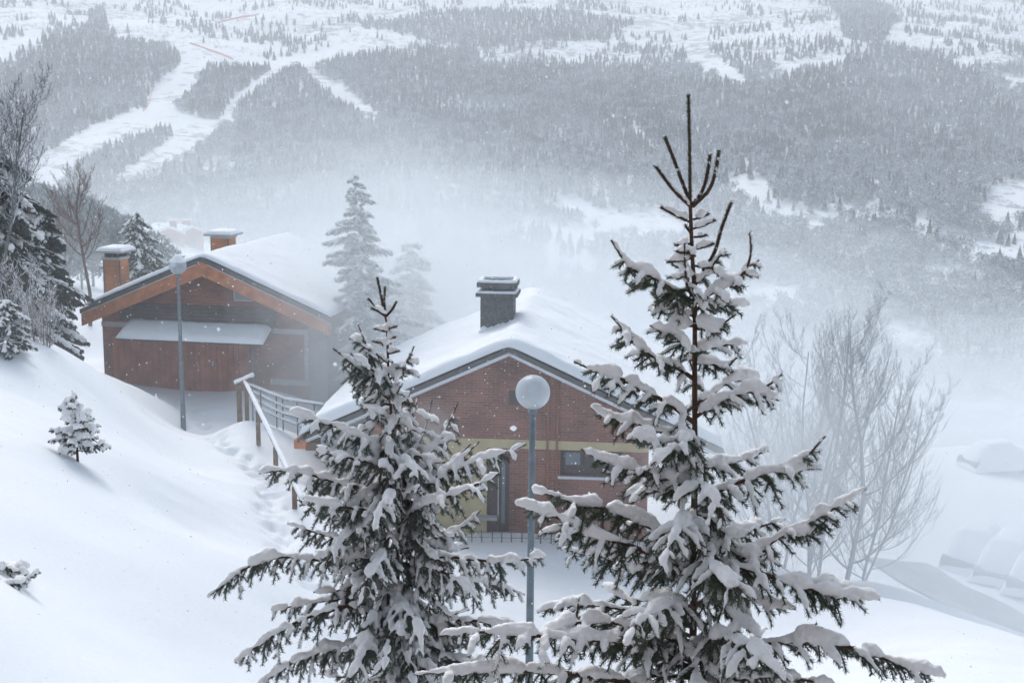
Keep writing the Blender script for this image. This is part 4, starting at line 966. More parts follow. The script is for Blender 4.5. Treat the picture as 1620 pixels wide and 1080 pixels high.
def right_spruce():
    s = Spruce(1091, 150, 7.0, snow=.88)
    gz0 = gz(at(1098, 1080, 7.0)[0], 7.0)
    tp = s.px([(1092, 325, 0), (1095, 400, 0), (1099, 480, 0), (1099, 600, 0), (1099, 750, 0), (1096, 900, .0), (1094, 1100, 0)]); b = tp[-1].copy(); b[2] = gz0-.3
    s.make_trunk(tp+[np.array([b[0], b[1], (b[2]+tp[-1][2])/2]), b], [.010, .015, .019, .023, .028, .033, .038, .045, .09, .11])
    sh = lambda pts, **k: s.shoot(s.px(pts), **k)
    sh([(1092, 325, 0), (1091, 240, 0), (1089, 152, 0)], snow=.1, r=.0085)
    sh([(1094, 328, 0), (1065, 300, -.02), (1037, 263, -.03)]); sh([(1093, 322, 0), (1080, 290, .04), (1065, 250, .06), (1052, 218, .07)], snow=.15)
    sh([(1096, 325, 0), (1112, 300, .03), (1120, 270, .05), (1123, 246, .06)], snow=.2); sh([(1096, 327, 0), (1122, 300, -.02), (1132, 270, -.03), (1137, 240, -.03)], snow=.25)
    for a, b_ in (((1093, 352), (1045, 328)), ((1097, 347), (1122, 338)), ((1097, 362), (1132, 348)), ((1098, 375), (1118, 372)), ((1093, 385), (1068, 388)), ((1097, 395), (1130, 385)), ((1092, 368), (1084, 355)),
                 ((1096, 408), (1055, 415)), ((1098, 420), (1128, 424)), ((1093, 400), (1070, 398)), ((1100, 405), (1088, 398)), ((1099, 440), (1134, 428)), ((1096, 430), (1062, 418))):
        o = R.uniform(-.12, .08); s.stub(s.px([(a[0], a[1], 0), ((a[0]+b_[0])/2, (a[1]+b_[1])/2+1, o/2), (b_[0], b_[1], o)]))
    sh([(1112, 428, 0), (1130, 400, .02), (1142, 360, .03), (1157, 320, .04)], snow=.3); s.limb(s.px([(1100, 450, 0), (1115, 435, 0), (1135, 410, 0), (1146, 395, 0)]), bare=.05)
    L = [ # whorl at y 475
        ([(1098, 478, 0), (1070, 462, -.05), (1040, 442, -.1), (1005, 428, -.15), (985, 408, -.18), (967, 380, -.2)], .10),
        ([(1100, 478, 0), (1130, 462, -.02), (1160, 446, -.04), (1180, 425, -.05), (1200, 412, -.06)], .05),
        ([(1170, 440, -.04), (1183, 420, -.1), (1188, 395, -.12), (1186, 368, -.12)], .2),
        ([(1098, 470, 0), (1088, 455, -.1), (1084, 425, -.2), (1083, 385, -.25)], .2),
        ([(1100, 490, 0), (1125, 480, .1), (1150, 482, .15), (1185, 482, .2)], .1),
        ([(1099, 500, 0), (1060, 490, .05), (1040, 492, .06), (1026, 490, .07)], .04),
        ([(1100, 520, 0), (1130, 520, -.1), (1160, 500, -.12), (1164, 498, -.12)], .04),
        # 500-650 left
        ([(1099, 600, 0), (1060, 575, -.05), (1030, 562, -.1), (1005, 545, -.14), (985, 520, -.16), (967, 500, -.17)], .10),
        ([(1099, 560, 0), (1070, 535, -.1), (1045, 522, -.15), (1028, 515, -.2)], .05),
        ([(1100, 560, 0), (1125, 548, .05), (1155, 545, .1), (1182, 543, .12)], .06), ([(1100, 575, 0), (1125, 575, -.1), (1150, 580, -.15), (1160, 570, -.2)], .05),
        ([(1100, 670, 0), (1060, 640, -.05), (1015, 615, -.1), (980, 598, -.13), (945, 588, -.15), (908, 572, -.17)], .12),
        ([(1100, 660, 0), (1130, 640, -.05), (1170, 622, -.08), (1210, 612, -.1), (1237, 592, -.12)], .05), ([(1180, 620, -.08), (1205, 622, -.1), (1232, 634, -.1)], .05),
        ([(1100, 640, 0), (1130, 620, .1), (1160, 600, .15), (1200, 598, .2)], .06),
        ([(1100, 720, 0), (1060, 690, .0), (1010, 670, .0), (970, 662, .0), (935, 645, .0)], .08), ([(1100, 700, 0), (1065, 700, -.2), (1030, 695, -.3), (1000, 690, -.38)], .05),
        ([(1100, 760, 0), (1060, 755, -.1), (1015, 745, -.2), (975, 735, -.25), (940, 722, -.28), (920, 710, -.3)], .09), ([(1099, 780, 0), (1060, 770, .1), (1000, 760, .2), (955, 745, .25)], .05),
        ([(1100, 800, 0), (1140, 775, -.1), (1190, 755, -.15), (1240, 738, -.2), (1275, 722, -.22), (1305, 690, -.24)], .10), ([(1220, 745, -.18), (1260, 745, -.2), (1290, 735, -.2)], .04),
        ([(1100, 740, 0), (1140, 735, .1), (1180, 725, .2), (1215, 712, .25)], .06),
        ([(1098, 880, 0), (1060, 850, -.1), (1010, 825, -.15), (960, 805, -.2), (915, 798, -.25), (880, 785, -.28), (843, 777, -.3)], .12),
        ([(1098, 905, 0), (1050, 885, -.2), (990, 860, -.3), (930, 845, -.35), (890, 822, -.38), (850, 808, -.4), (815, 797, -.42)], .10),
        ([(1098, 900, 0), (1060, 900, .1), (1000, 890, .2), (940, 878, .2), (890, 868, .25)], .05),
        ([(1098, 930, 0), (1150, 895, -.1), (1200, 870, -.15), (1240, 845, -.2), (1290, 820, -.22), (1330, 798, -.24), (1370, 772, -.25)], .14), ([(1240, 845, -.2), (1280, 842, -.22), (1320, 812, -.22)], .05),
        ([(1098, 860, 0), (1140, 840, .1), (1180, 838, .2), (1240, 822, .3)], .06),
        ([(1096, 920, 0), (1150, 895, -.2), (1200, 905, -.3), (1260, 925, -.35), (1320, 940, -.4), (1392, 948, -.42)], .14), ([(1240, 918, -.33), (1290, 925, -.3), (1345, 935, -.3)], .06),
        ([(1095, 1030, 0), (1040, 1000, -.2), (970, 985, -.35), (910, 985, -.45), (860, 1000, -.5)], .10),
        ([(905, 990, -.45), (912, 975, -.46), (915, 948, -.47)], .2), ([(1096, 990, 0), (1040, 975, .1), (970, 960, .2), (900, 955, .3), (850, 968, .35)], .06),
        ([(1095, 1060, 0), (1020, 1020, -.3), (930, 1010, -.5), (850, 1005, -.6), (780, 1000, -.66), (730, 1000, -.7), (695, 1006, -.72)], .10),
        ([(1095, 1110, 0), (1000, 1080, -.3), (900, 1065, -.5), (800, 1060, -.6), (720, 1062, -.68), (655, 1066, -.7)], .12),
        ([(1095, 1050, 0), (1150, 1030, -.2), (1230, 1015, -.3), (1310, 1015, -.4), (1380, 1035, -.45), (1440, 1055, -.5), (1495, 1070, -.52)], .14),
        ([(1095, 1090, 0), (1160, 1075, -.3), (1240, 1070, -.4), (1320, 1085, -.5)], .06), ([(1275, 1010, -.3), (1282, 1000, -.3), (1292, 985, -.3)], .2),
        # limbs reaching towards the viewer
        ([(1096, 890, 0), (1120, 890, -.4), (1150, 920, -.75), (1185, 950, -.95)], .05), ([(1096, 1010, 0), (1150, 1010, -.5), (1200, 1035, -.9), (1245, 1080, -1.1)], .05),
        ([(1097, 830, 0), (1080, 830, -.35), (1060, 860, -.6), (1045, 900, -.75)], .05), ([(1098, 760, 0), (1110, 770, -.3), (1130, 790, -.5), (1150, 830, -.6)], .05),
        ([(1096, 960, 0), (1050, 960, -.5), (1010, 985, -.8), (990, 1020, -.95)], .05), ([(1098, 690, 0), (1075, 700, -.3), (1050, 720, -.42), (1030, 735, -.5)], .05)]
    for P, bare in L: s.limb(s.px(P), bare=bare)
    env = lambda t: float(np.interp(t, [.9, 1.3, 1.8, 2.4, 3.0, 3.6, 5], [.12, .28, .5, .75, 1.0, 1.3, 1.5]))
    s.fill(1.0, 2.2, .15, env, 2, dens=.8); s.fill(2.2, 3.9, .15, env, 3, dens=.7, maxt=.26)
    return s.finish('spruce_tree', 'tall dark green spruce with thick snow and long bare leader, nearest on the right', 'spruce', .0085, 'needle', gz0, .0029)
def left_spruce():
    s = Spruce(597, 440, 10.0, snow=.95, scale=1.1); s.dust = .62; s.dr = .017
    gz0 = gz(at(620, 1080, 10)[0], 10.0)
    tp = s.px([(597, 440, 0), (606, 480, 0), (612, 520, 0), (615, 600, 0), (622, 700, 0), (628, 850, .0), (630, 1100, 0)]); b = tp[-1].copy(); b[2] = gz0-.3
    s.make_trunk(tp+[b], [.007, .011, .015, .021, .028, .038, .05, .08])
    sh = lambda pts, **k: s.shoot(s.px(pts), **k)
    sh([(609, 500, 0), (603, 470, 0), (597, 440, 0)], snow=.2, r=.009)
    for p in ([(609, 497, 0), (608, 475, -.1), (609, 455, -.1)], [(608, 497, 0), (595, 485, 0), (583, 473, 0)], [(611, 500, 0), (620, 490, 0), (627, 478, 0)], [(610, 500, 0), (598, 492, -.1), (588, 488, -.15)]): sh(p, snow=.9)
    for a, b_ in (((613, 525), (592, 520)), ((613, 520), (628, 516)), ((613, 545), (590, 540)), ((613, 560), (632, 555)), ((614, 575), (595, 560)), ((615, 582), (640, 580)), ((614, 535), (626, 533))):
        s.stub(s.px([(a[0], a[1], 0), ((a[0]+b_[0])/2, (a[1]+b_[1])/2, -.05), (b_[0], b_[1], -.1)]))
    L = [([(614, 600, 0), (598, 585, -.1), (585, 560, -.15), (567, 514, -.2)], .13), ([(590, 570, -.15), (575, 545, -.15), (553, 535, -.15)], .05),
         ([(614, 620, 0), (590, 598, -.15), (570, 585, -.2), (545, 565, -.25), (527, 551, -.28)], .12), ([(614, 630, 0), (590, 612, .1), (565, 595, .15), (540, 575, .2)], .10), ([(614, 610, 0), (595, 590, -.2), (575, 575, -.3), (555, 560, -.35)], .10),
         ([(615, 600, 0), (632, 590, -.05), (645, 570, -.1), (655, 548, -.1)], .08), ([(616, 640, 0), (640, 635, -.1), (650, 620, -.1)], .04), ([(616, 655, 0), (640, 650, .1), (655, 640, .1)], .04),
         ([(614, 660, 0), (590, 650, -.2), (570, 640, -.25)], .04), ([(615, 640, 0), (595, 635, .1), (572, 625, .15), (560, 615, .2)], .05),
         ([(625, 770, 0), (660, 735, .1), (690, 705, .15), (710, 670, .18), (724, 638, .2)], .12), ([(625, 750, 0), (655, 715, .2), (672, 680, .25), (684, 632, .3)], .12), ([(622, 720, 0), (640, 690, .25), (652, 660, .3), (661, 628, .35)], .12),
         ([(690, 705, .15), (705, 700, .1), (715, 695, .1)], .04),
         ([(622, 735, 0), (590, 705, -.15), (550, 682, -.25), (510, 668, -.3), (480, 658, -.33), (459, 651, -.35)], .10), ([(622, 745, 0), (580, 730, -.3), (540, 722, -.4), (500, 715, -.5)], .05),
         ([(622, 760, 0), (570, 745, .1), (530, 720, .2), (500, 705, .25)], .05),
         ([(625, 800, 0), (580, 775, -.15), (530, 762, -.25), (480, 748, -.35), (445, 744, -.4), (410, 749, -.42)], .10), ([(625, 815, 0), (575, 805, -.35), (520, 800, -.5), (480, 788, -.55)], .05), ([(626, 830, 0), (570, 820, .1), (510, 808, .2), (470, 790, .25)], .05),
         ([(625, 790, 0), (670, 765, -.1), (710, 748, -.15), (750, 730, -.2), (790, 718, -.22), (832, 703, -.25)], .12), ([(700, 750, -.15), (730, 725, -.15), (758, 699, -.15)], .10), ([(690, 755, -.15), (718, 728, -.1), (745, 702, -.1)], .10),
         ([(626, 830, 0), (670, 800, -.3), (710, 785, -.4), (750, 768, -.45), (790, 749, -.5)], .08), ([(627, 870, 0), (680, 860, .1), (720, 840, .15), (740, 825, .15), (760, 808, .15)], .04),
         ([(628, 900, 0), (570, 880, -.2), (510, 885, -.35), (450, 880, -.45), (400, 893, -.55), (365, 915, -.6), (330, 944, -.62)], .10), ([(628, 880, 0), (570, 860, .1), (510, 845, .15), (455, 828, .2)], .08),
         ([(628, 900, 0), (690, 880, -.1), (750, 885, -.2), (800, 888, -.3), (862, 880, -.35)], .06), ([(628, 930, 0), (700, 915, .1), (770, 920, .2), (830, 940, .25)], .06),
         ([(628, 960, 0), (570, 945, -.2), (500, 952, -.3), (430, 965, -.35)], .06), ([(629, 1000, 0), (560, 960, -.35), (490, 975, -.5), (430, 1005, -.6), (372, 1048, -.68)], .06), ([(629, 1040, 0), (560, 1020, -.3), (480, 1040, -.5), (410, 1080, -.6)], .05),
         ([(629, 1000, 0), (700, 980, -.1), (780, 985, -.2), (850, 1000, -.2)], .06), ([(629, 1060, 0), (700, 1040, -.2), (760, 1050, -.3), (830, 1070, -.4)], .06),
         # towards the viewer
         ([(627, 790, 0), (612, 790, -.4), (600, 810, -.7), (592, 840, -.85)], .04), ([(628, 880, 0), (600, 890, -.5), (580, 920, -.8), (568, 960, -.95)], .04), ([(628, 830, 0), (560, 840, -.4), (530, 870, -.6), (505, 905, -.7)], .04),
         ([(628, 950, 0), (640, 960, -.5), (660, 990, -.8), (670, 1040, -.95)], .04), ([(627, 730, 0), (640, 730, -.3), (655, 745, -.5), (665, 770, -.6)], .04), ([(628, 890, 0), (690, 900, -.4), (740, 930, -.6), (760, 965, -.7)], .04),
         ([(629, 1010, 0), (590, 1020, -.6), (560, 1060, -1.0), (540, 1110, -1.1)], .04)]
    for P, bare in L: s.limb(s.px(P), bare=bare, dens=1.0, droop=1.35)
    env = lambda t: float(np.interp(t, [.3, .6, .95, 1.2, 1.8, 2.4, 3.0, 3.6], [.08, .13, .24, .48, .85, 1.05, 1.25, 1.4]))
    s.fill(.4, 1.2, .13, env, 2, dens=.8, droop=1.0, maxt=.14); s.fill(1.2, 3.4, .13, env, 5, dens=.72, maxt=.26, droop=1.5)
    return s.finish('spruce_tree', 'dense droopy spruce dusted all over with snow, left of the globe lamp', 'spruce', .011, 'needle_grey', gz0, .0030, 'tree_snow')
right_spruce(); left_spruce()

# ------------------------------------------------------------------ trees in the middle distance
def mid_conifer(x, y, ztop, Rb, label, fol, nl=46, seed=0, sc_=1.0, snow=1.0, lean=0.0, prof=.8, name='snowy_conifer', zb=None, twigs=1.0, group=None, droop=1.0, pad=1.0):
    q = np.random.default_rng(seed); rr = random.Random(seed); zb = gz(x, y) if zb is None else zb; H = ztop-zb
    h = empty(name, (x, y, zb)); tag(h, label, 'conifer' if 'shrub' not in name else 'shrub', group)
    tr = MB(); P = np.array([(0, 0, -.5), (lean*.3, 0, H*.5), (lean, 0, H)]); tr.tube(spline(P, H/12), np.linspace(.018*H+.02, .012, len(spline(P, H/12))), 7); tr.build('trunk', M['bark'], h)
    f = MB(); s = MB(); V = []; n_ = 0
    for i in range(nl):
        t = ((i+rr.random())/nl)**.85; z = H*(1-t)*.98+H*.02; R_ = (Rb*(t**prof)+.10*sc_)*rr.choice([rr.uniform(.35, .7), rr.uniform(.7, 1.0), rr.uniform(.9, 1.25)]); az = i*2.4+rr.uniform(-.4, .4)
        if z < H*.08: continue
        d = np.array([math.cos(az), math.sin(az), 0]); c = np.array([lean*(z/H), 0, z]); up = rr.uniform(.05, .25)*(1-t)
        L = spline(np.array([c, c+d*R_*.4+Zup*(up*R_), c+d*R_*.75+Zup*((up-.14*droop)*R_), c+d*R_+Zup*((up-.26*droop)*R_)]), .10*sc_)
        n = len(L); T = np.gradient(L, axis=0); T /= np.linalg.norm(T, axis=1)[:, None]; S = np.stack([-T[:, 1], T[:, 0], 0*T[:, 0]], -1); S /= np.linalg.norm(S, axis=1)[:, None]+1e-9
        f.tube(L, np.linspace(.02, .008, n)*sc_, 3)
        k = max(2, int(9*twigs)); idx = q.integers(max(0, n//8), n, n*k); side = q.choice([-1, 1], len(idx)); rem = (1-idx/n)
        ln = (np.minimum(.55*sc_, .12*sc_+.5*R_*rem)*q.uniform(.5, 1.1, len(idx)))
        dr = T[idx]*.7+S[idx]*(side*q.uniform(.2, 1.0, len(idx)))[:, None]+Zup*q.uniform(-.65, .15, len(idx))[:, None]; dr /= np.linalg.norm(dr, axis=1)[:, None]
        w = np.cross(dr, q.standard_normal(dr.shape)); w /= np.linalg.norm(w, axis=1)[:, None]; w *= (.028*sc_*q.uniform(.6, 1.3, len(idx)))[:, None]
        B0 = L[idx]+q.normal(0, .02*sc_, (len(idx), 3)); Vv = np.stack([B0-w*.6, B0+w*.6, B0+dr*ln[:, None]*.7+w-Zup*.02*sc_, B0+dr*ln[:, None]-Zup*.05*sc_, B0+dr*ln[:, None]*.7-w], 1)
        m_ = len(idx); base = np.arange(m_)[:, None]*5; f.add(Vv.reshape(-1, 3), [np.concatenate([base+[0, 1, 2], base+[0, 2, 4], base+[4, 2, 3]])])
        if rr.random() < snow:
            j = 1
            while j < n:
                e = min(n, j+rr.randint(2, 5)); seg = L[j-1:e]
                if len(seg) > 1 and rr.random() < .85*min(1, snow): s.tube(seg+Zup*.045*sc_*pad, rr.uniform(.04, .075)*sc_*pad*(1+.3*q.uniform(-1, 1, len(seg))), 6)
                j = e
            ks = q.random(m_) < .16*snow
            for b_, dd, l in zip(B0[ks], dr[ks], ln[ks]):
                s.tube(np.array([b_+dd*l*.15, b_+dd*l*.5, b_+dd*l*.85])+Zup*.02*sc_, np.array([.03, .042, .022])*sc_*rr.uniform(.7, 1.3), 5)
    f.build('foliage', M[fol], h); s.build('snow_load', M['tree_snow'], h)
    return h
p = at(4, 900, 41); mid_conifer(p[0], 41, at(6, 226, 41)[2], 3.0, 'large dark conifer heaped with snow at the left photo edge', 'needle_far', 250, 3, 1.0, .7, prof=.36, twigs=1.5, droop=1.2, pad=1.7)
p = at(96, 900, 43); mid_conifer(p[0], 43, at(84, 335, 43)[2], 1.15, 'narrow dark snowy conifer just right of the large one at the left edge', 'needle_far', 120, 5, .9, .6, prof=.35, twigs=1.5, droop=1.2, pad=1.7)
p = at(226, 600, 63); mid_conifer(p[0], 63, at(216, 338, 63)[2], 2.3, 'snowy conifer standing behind the left chalet, right of its big brick chimney', 'needle_grey', 100, 8, 1.05, 1, prof=.75)
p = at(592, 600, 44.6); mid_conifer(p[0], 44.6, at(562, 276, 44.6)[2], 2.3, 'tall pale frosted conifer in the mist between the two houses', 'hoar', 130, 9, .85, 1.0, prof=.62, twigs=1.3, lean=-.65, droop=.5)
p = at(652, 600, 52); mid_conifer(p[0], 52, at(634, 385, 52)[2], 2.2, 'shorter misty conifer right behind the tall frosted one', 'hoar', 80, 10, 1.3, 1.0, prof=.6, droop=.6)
def sapling():
    s = Spruce(114, 618, 24.5, snow=1.9, scale=1.0); zb = gz(s.top[0], 24.5); H = s.top[2]-zb
    b = np.array([s.top[0]+.04, 24.5, zb-.1]); s.make_trunk([s.top, (s.top+b)/2+[.02, 0, 0], b], [.008, .018, .028])
    for i in range(44):
        t = (i+R.random())/44; c = s.trunk_at(s.top[2]-(.06+.86*t)*H); az = i*2.4+R.uniform(-.5, .5); Rr = (.11+.44*t**.8)*R.choice([.55, .8, 1.0, 1.15]); d = np.array([math.cos(az), math.sin(az), 0])
        s.limb([c, c+d*Rr*.5+Zup*.05*Rr, c+d*Rr+Zup*R.uniform(-.12, .3)*Rr], bare=.03, maxt=.14, dens=.9, tip=1.3, snow=.85)
    s.finish('spruce_sapling', 'little snow covered spruce sapling alone on the open slope', 'sapling', .014, 'needle', zb, .005)
sapling()
p = at(14, 560, 30.6); mid_conifer(p[0], 30.6, at(12, 478, 30.6)[2], .75, 'low snow covered conifer bush at the left edge of the slope', 'needle_grey', 50, 13, .6, 1.0, name='conifer_shrub', prof=.45, twigs=1.0, droop=.9)

def bare_tree(x, y, zb, H, label, material, seed, stems=1, spread=.5, nb=13, lv=3, r0=.10, twigs=5, cat='bare tree', name='bare_tree', az0=None, azr=6.28, low=.2, rmin=.006, group=None, frost=False, up=1.0, leans=None, lf=(.38, .62), wide=1.0):
    rr = random.Random(seed); h = empty(name, (x, y, zb)); tag(h, label, cat, group); tk = MB(); br = MB(); fs_ = MB()
    def grow(P, d, L, r, lvl, mb):
        n = max(4, int(L/.22)+2) if lvl < 2 else 5; st = L/(n-1); pts = [P]; d = unit(d)
        for i in range(n-1):
            pts.append(pts[-1]+d*st); d = unit(d+Zup*(.55*up*st/L*3 if lvl else .1*st)+np.array([rr.gauss(0, 1), rr.gauss(0, 1), rr.gauss(0, 1)])*(.05 if lvl else .035))
        pts = np.array(pts); mb.tube(pts, np.linspace(r, max(rmin*.7, r*.30), n), 6 if lvl == 0 else (4 if lvl == 1 else 3), 0, lvl < 2)
        if frost and lvl in (1, 2): fs_.tube(pts[:-1]+Zup*r*.9, np.linspace(r, max(rmin, r*.5), n)[:-1]*.6+.002, 4)
        if lvl >= lv: return
        k = nb if lvl == 0 else (twigs+2 if lvl == 1 else twigs)
        for j in range(k):
            f = (low+(1-low)*(j+rr.random())/k) if lvl == 0 else (.12+.85*(j+rr.random())/k)
            q = pts[min(n-1, int(f*(n-1)))]; T = unit(pts[min(n-1, int(f*(n-1))+1)]-pts[max(0, int(f*(n-1))-1)])
            az = (az0 if az0 is not None and lvl == 0 else 0)+rr.uniform(-azr/2, azr/2) if lvl == 0 else rr.uniform(0, 6.28)
            o = np.array([math.cos(az), math.sin(az), rr.uniform(-.15, .3)]); o = unit(o-T*(o@T)*.5)
            a = rr.uniform(.35, .8)*(1.25*wide if lvl == 0 else 1)
            l2 = L*(1-f*.55)*(rr.uniform(*lf) if lvl == 0 else rr.uniform(.3, .55))
            grow(q, T*(1-spread*.9)+o*spread*1.3*a, l2, max(rmin, r*(1-f*.6)*.45), lvl+1, br)
    for i in range(stems):
        a = i*2.4+seed; d = Zup+np.array([math.cos(a), math.sin(a), 0])*rr.uniform(.05, .22)*(stems > 1)
        if leans: d = Zup+np.array([leans[i], rr.uniform(-.1, .1), 0])
        grow(np.array([math.cos(a)*.18*(stems > 1), math.sin(a)*.18*(stems > 1), -.3]), d, H*rr.uniform(.8, 1.0), r0*rr.uniform(.7, 1), 0, tk)
    tk.build('trunk', M[material], h); br.build('branches', M[material], h)
    if frost: fs_.build('snow_lines', M['snow'], h)
    return h
for (bx, by, D, ty, stems, ln, lab, sd_, r_) in ((1232, 905, 38, 480, 2, (-.08, .06), 'misty bare tree closest behind the right spruce, reaching highest of the clump', 3, .06),
        (1285, 925, 36.5, 470, 3, (-.07, .0, .06), 'tall misty bare tree of several stems, middle of the clump right of the spruce', 4, .08),
        (1335, 928, 36, 505, 1, (.16,), 'misty bare tree with a thick pale leaning trunk in the clump by the road', 7, .12),
        (1360, 918, 37, 580, 2, (.14, .40), 'misty bare tree with wide upswept twigs, rightmost of the clump', 11, .06)):
    p = at(bx, by, D); bare_tree(p[0], D, p[2], at(bx, ty, D)[2]-p[2], lab, 'twig', sd_, stems, .62, 24, 3, r_, 7, leans=ln, low=.07, rmin=.0042, up=1.25, lf=(.42, .66), wide=1.35, group='bare trees by the road')
p = at(6, 700, 38.6); bare_tree(p[0], 38.6, gz(p[0], 38.6), at(0, 128, 38.6)[2]-gz(p[0], 38.6), 'bare snowy broadleaf tree rising over the big conifer at the left edge', 'twig_dark', 21, 2, .62, 18, 3, .08, 7, low=.5, rmin=.006, frost=True, leans=(-.12, .08))
p = at(147, 600, 58); bare_tree(p[0], 58, gz(p[0], 58), at(147, 272, 58)[2]-gz(p[0], 58), 'bare reddish tree with forked crown behind the big brick chimney', 'twig_red', 23, 1, .65, 20, 3, .10, 7, low=.45, rmin=.007)
p = at(100, 600, 66); bare_tree(p[0], 66, gz(p[0], 66), at(105, 300, 66)[2]-gz(p[0], 66), 'bare reddish tree between the left edge conifers and the chimney', 'twig_red', 27, 2, .6, 18, 3, .08, 7, low=.3, rmin=.007)
fb = [far_frost(70+k, 1500) for k in range(3)]; fbm_ = []
for V, F in fb:
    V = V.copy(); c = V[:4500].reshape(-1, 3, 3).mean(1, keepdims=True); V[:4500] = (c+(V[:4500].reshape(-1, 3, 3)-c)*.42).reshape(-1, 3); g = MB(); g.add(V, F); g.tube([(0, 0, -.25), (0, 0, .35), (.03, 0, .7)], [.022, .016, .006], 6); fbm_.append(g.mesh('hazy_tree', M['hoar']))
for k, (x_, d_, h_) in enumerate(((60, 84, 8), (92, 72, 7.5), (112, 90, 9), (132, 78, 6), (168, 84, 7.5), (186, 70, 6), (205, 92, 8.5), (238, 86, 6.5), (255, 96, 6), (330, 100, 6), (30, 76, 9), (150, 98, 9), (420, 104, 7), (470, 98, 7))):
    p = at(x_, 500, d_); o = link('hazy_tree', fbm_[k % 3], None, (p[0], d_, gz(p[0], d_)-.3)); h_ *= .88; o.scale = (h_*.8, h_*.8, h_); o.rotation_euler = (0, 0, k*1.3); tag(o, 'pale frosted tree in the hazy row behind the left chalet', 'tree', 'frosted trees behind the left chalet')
p = at(68, 575, 33); bare_tree(p[0], 33, gz(p[0], 33), 2.0, 'bare brownish shrub with snowy twigs at the top of the slope', 'twig_red', 31, 9, .6, 8, 2, .018, 6, 'shrub', 'bare_shrub', low=.1, rmin=.005, frost=True)
p = at(40, 575, 34.5); bare_tree(p[0], 34.5, gz(p[0], 34.5), 2.5, 'taller bare brown shrub behind the snowy conifer bush', 'twig_red', 35, 9, .6, 8, 2, .02, 6, 'shrub', 'bare_shrub', low=.1, rmin=.005, frost=True)

# conifer bush almost buried at the bottom left
s = Spruce(-20, 905, 16.8, snow=1.7, scale=1.0); zb = gz(s.top[0], 16.8)
s.make_trunk([at(-40, 900, 16.9), at(-40, 935, 16.9), at(-40, 990, 16.9)], [.03, .04, .05])
for pts in ([(-40, 915, 0), (-5, 920, -.1), (25, 918, -.15), (48, 912, -.2), (60, 900, -.2)], [(-40, 915, 0), (-10, 905, .1), (20, 905, .1), (45, 908, .1)], [(-40, 920, 0), (-15, 918, -.3), (10, 922, -.35), (40, 920, -.35)],
            [(-40, 905, 0), (-20, 895, 0), (0, 895, 0), (30, 905, 0)], [(-40, 920, 0), (-60, 918, -.2), (-90, 915, -.2)], [(-40, 920, 0), (-50, 900, .3), (-60, 895, .5)]):
    s.limb(s.px(pts), bare=.03, maxt=.16, dens=1.2, tip=1.5, snow=.7)
for i in range(16): s.sn.blob(at(-50+R.random()*85, 890+R.random()*12+abs(R.gauss(0, 3)), 16.9+R.uniform(0, .35)), (.13, .13, .07), .08)
s.finish('buried_shrub', 'conifer bush almost buried in snow, cut by the left photo edge', 'shrub', .014, 'needle', zb, .004)

# ------------------------------------------------------------------ falling snow
n = 14000; D = rng.uniform(7, 46, n)**1.0; x_ = rng.uniform(-.1, 1.1, n)*1620; y_ = rng.uniform(-.05, 1.05, n)*1080
P = np.array([at(a, b_, d) for a, b_, d in zip(x_, y_, D)]); ok = P[:, 2] > Z(P[:, 0], P[:, 1])+.3; P = P[ok]; n = len(P)
O6 = np.array([(1, 0, 0), (-1, 0, 0), (0, 1, 0), (0, -1, 0), (0, 0, 1), (0, 0, -1)], float); F8 = np.array([(0, 2, 4), (2, 1, 4), (1, 3, 4), (3, 0, 4), (2, 0, 5), (1, 2, 5), (3, 1, 5), (0, 3, 5)])
rad = rng.gamma(3.0, .0021, n)*(P[:, 1]/22)**.5; V = P[:, None]+O6[None]*(rad[:, None, None]*rng.uniform(.6, 1.3, (n, 6, 1)))
g = MB(); g.add(V.reshape(-1, 3), (F8[None]+np.arange(n)[:, None, None]*6).reshape(-1, 3)); tag(g.build('falling_snow', M['flake']), 'small white snowflakes blowing through the air', 'snowfall', kind='stuff')
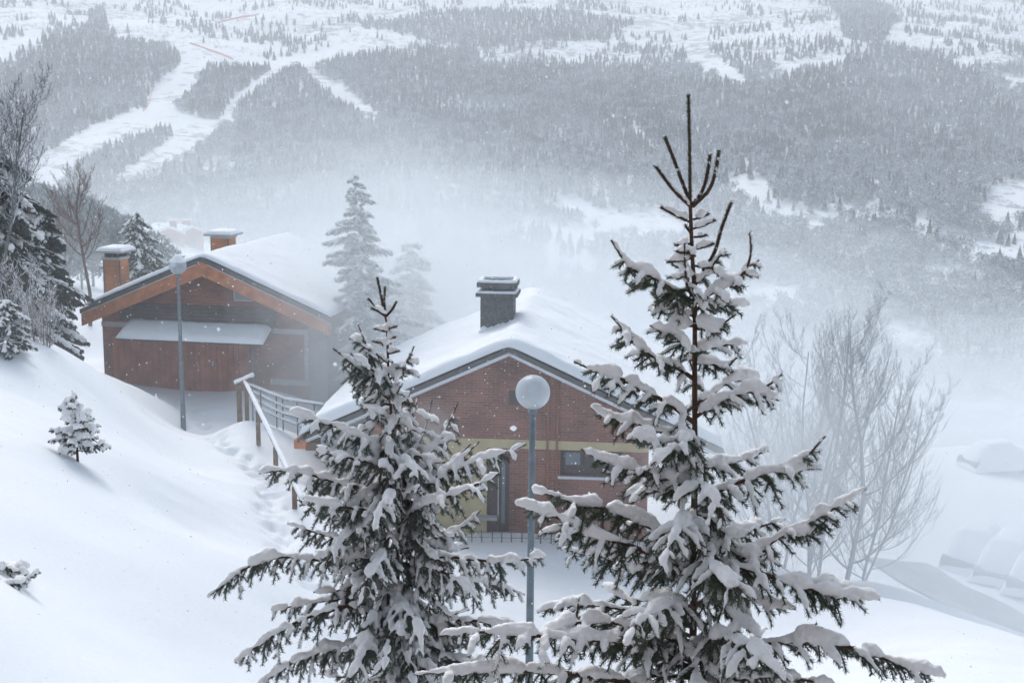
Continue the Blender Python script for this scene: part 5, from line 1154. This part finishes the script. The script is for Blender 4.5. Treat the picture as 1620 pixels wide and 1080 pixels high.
for a, b_, d, r_, lab in ((812, 677, 17, .045, 'small clump of snow falling past the brick wall beside the globe lamp'), (672, 973, 10.6, .032, 'small clump of snow falling in front of the left spruce'),
                          (777, 986, 10.2, .03, 'small clump of snow falling between the two spruces'), (530, 576, 18, .03, 'tiny clump of snow falling above the stair railing')):
    p = at(a, b_, d); g = MB(); g.blob((0, 0, 0), (r_, r_*.8, r_*.8), .07, sub=2); tag(g.build('snow_clump', M['flake'], None, tuple(p)), lab, 'snow clump')

# ------------------------------------------------------------------ air: even haze and banks of blown mist
def vol(name, dens, color=(0.895, 0.93, 0.955), an=0.2):
    m = bpy.data.materials.new(name); m.use_nodes = True; nt = m.node_tree; nt.nodes.clear()
    o = nt.nodes.new('ShaderNodeOutputMaterial'); v = nt.nodes.new('ShaderNodeVolumePrincipled'); v.inputs['Density'].default_value = dens
    v.inputs['Color'].default_value = (*color, 1); v.inputs['Anisotropy'].default_value = an; nt.links.new(v.outputs[0], o.inputs['Volume']); m.cycles.homogeneous_volume = True
    return m
g = MB(); g.box((-2500, -400, float(FZ.min())-5), (2500, 3990, float(FZ.max())+12)); tag(g.build('haze', vol('haze air', .00036)), 'thin even haze over the whole valley', kind='stuff')
def mist(c, rad, dens, sub=4):
    V, F = ICO[sub]
    for k, w in ((1.3, .16), (1.02, .24), (.76, .3), (.48, .3)):       # nested shells: the bank thins out gradually
        g = MB(); g.add(V*np.asarray(rad)*k, F, 0, True); tag(g.build('mist_bank', vol('mist', dens*w, (0.865, 0.90, 0.925)), None, tuple(c)), 'soft bank of blowing snow and mist', kind='stuff')
mist((-4, 122, -24), (46, 45, 15), .034)
mist((-24, 150, -14), (40, 40, 15), .010)
mist((-60, 330, -88), (130, 150, 48), .0065)
mist((60, 300, -108), (190, 120, 42), .0022)
mist((44, 84, -27), (46, 32, 10), .045)
mist((25, 44, -15.5), (19, 11, 7), .028)
mist((16.5, 33, -12.8), (13, 7.5, 6.5), .11)
mist((-5.0, 40.8, -5.6), (3.4, 2.4, 4.6), .15)
mist((-3.5, 47.5, -7), (4.2, 3.2, 5), .20)
mist((-3.6, 41.5, -9.4), (4.6, 3.2, 2.5), .22)
mist((-30, 62, -9), (17, 7, 8), .02)
mist((6.4, 30.8, -8.4), (2.6, 1.9, 2.6), .26)
mist((-4, 29, -6.5), (16, 5, 5), .014)
mist(tuple(at(678, 690, 10.1)), (.20, .12, .26), 1.6)
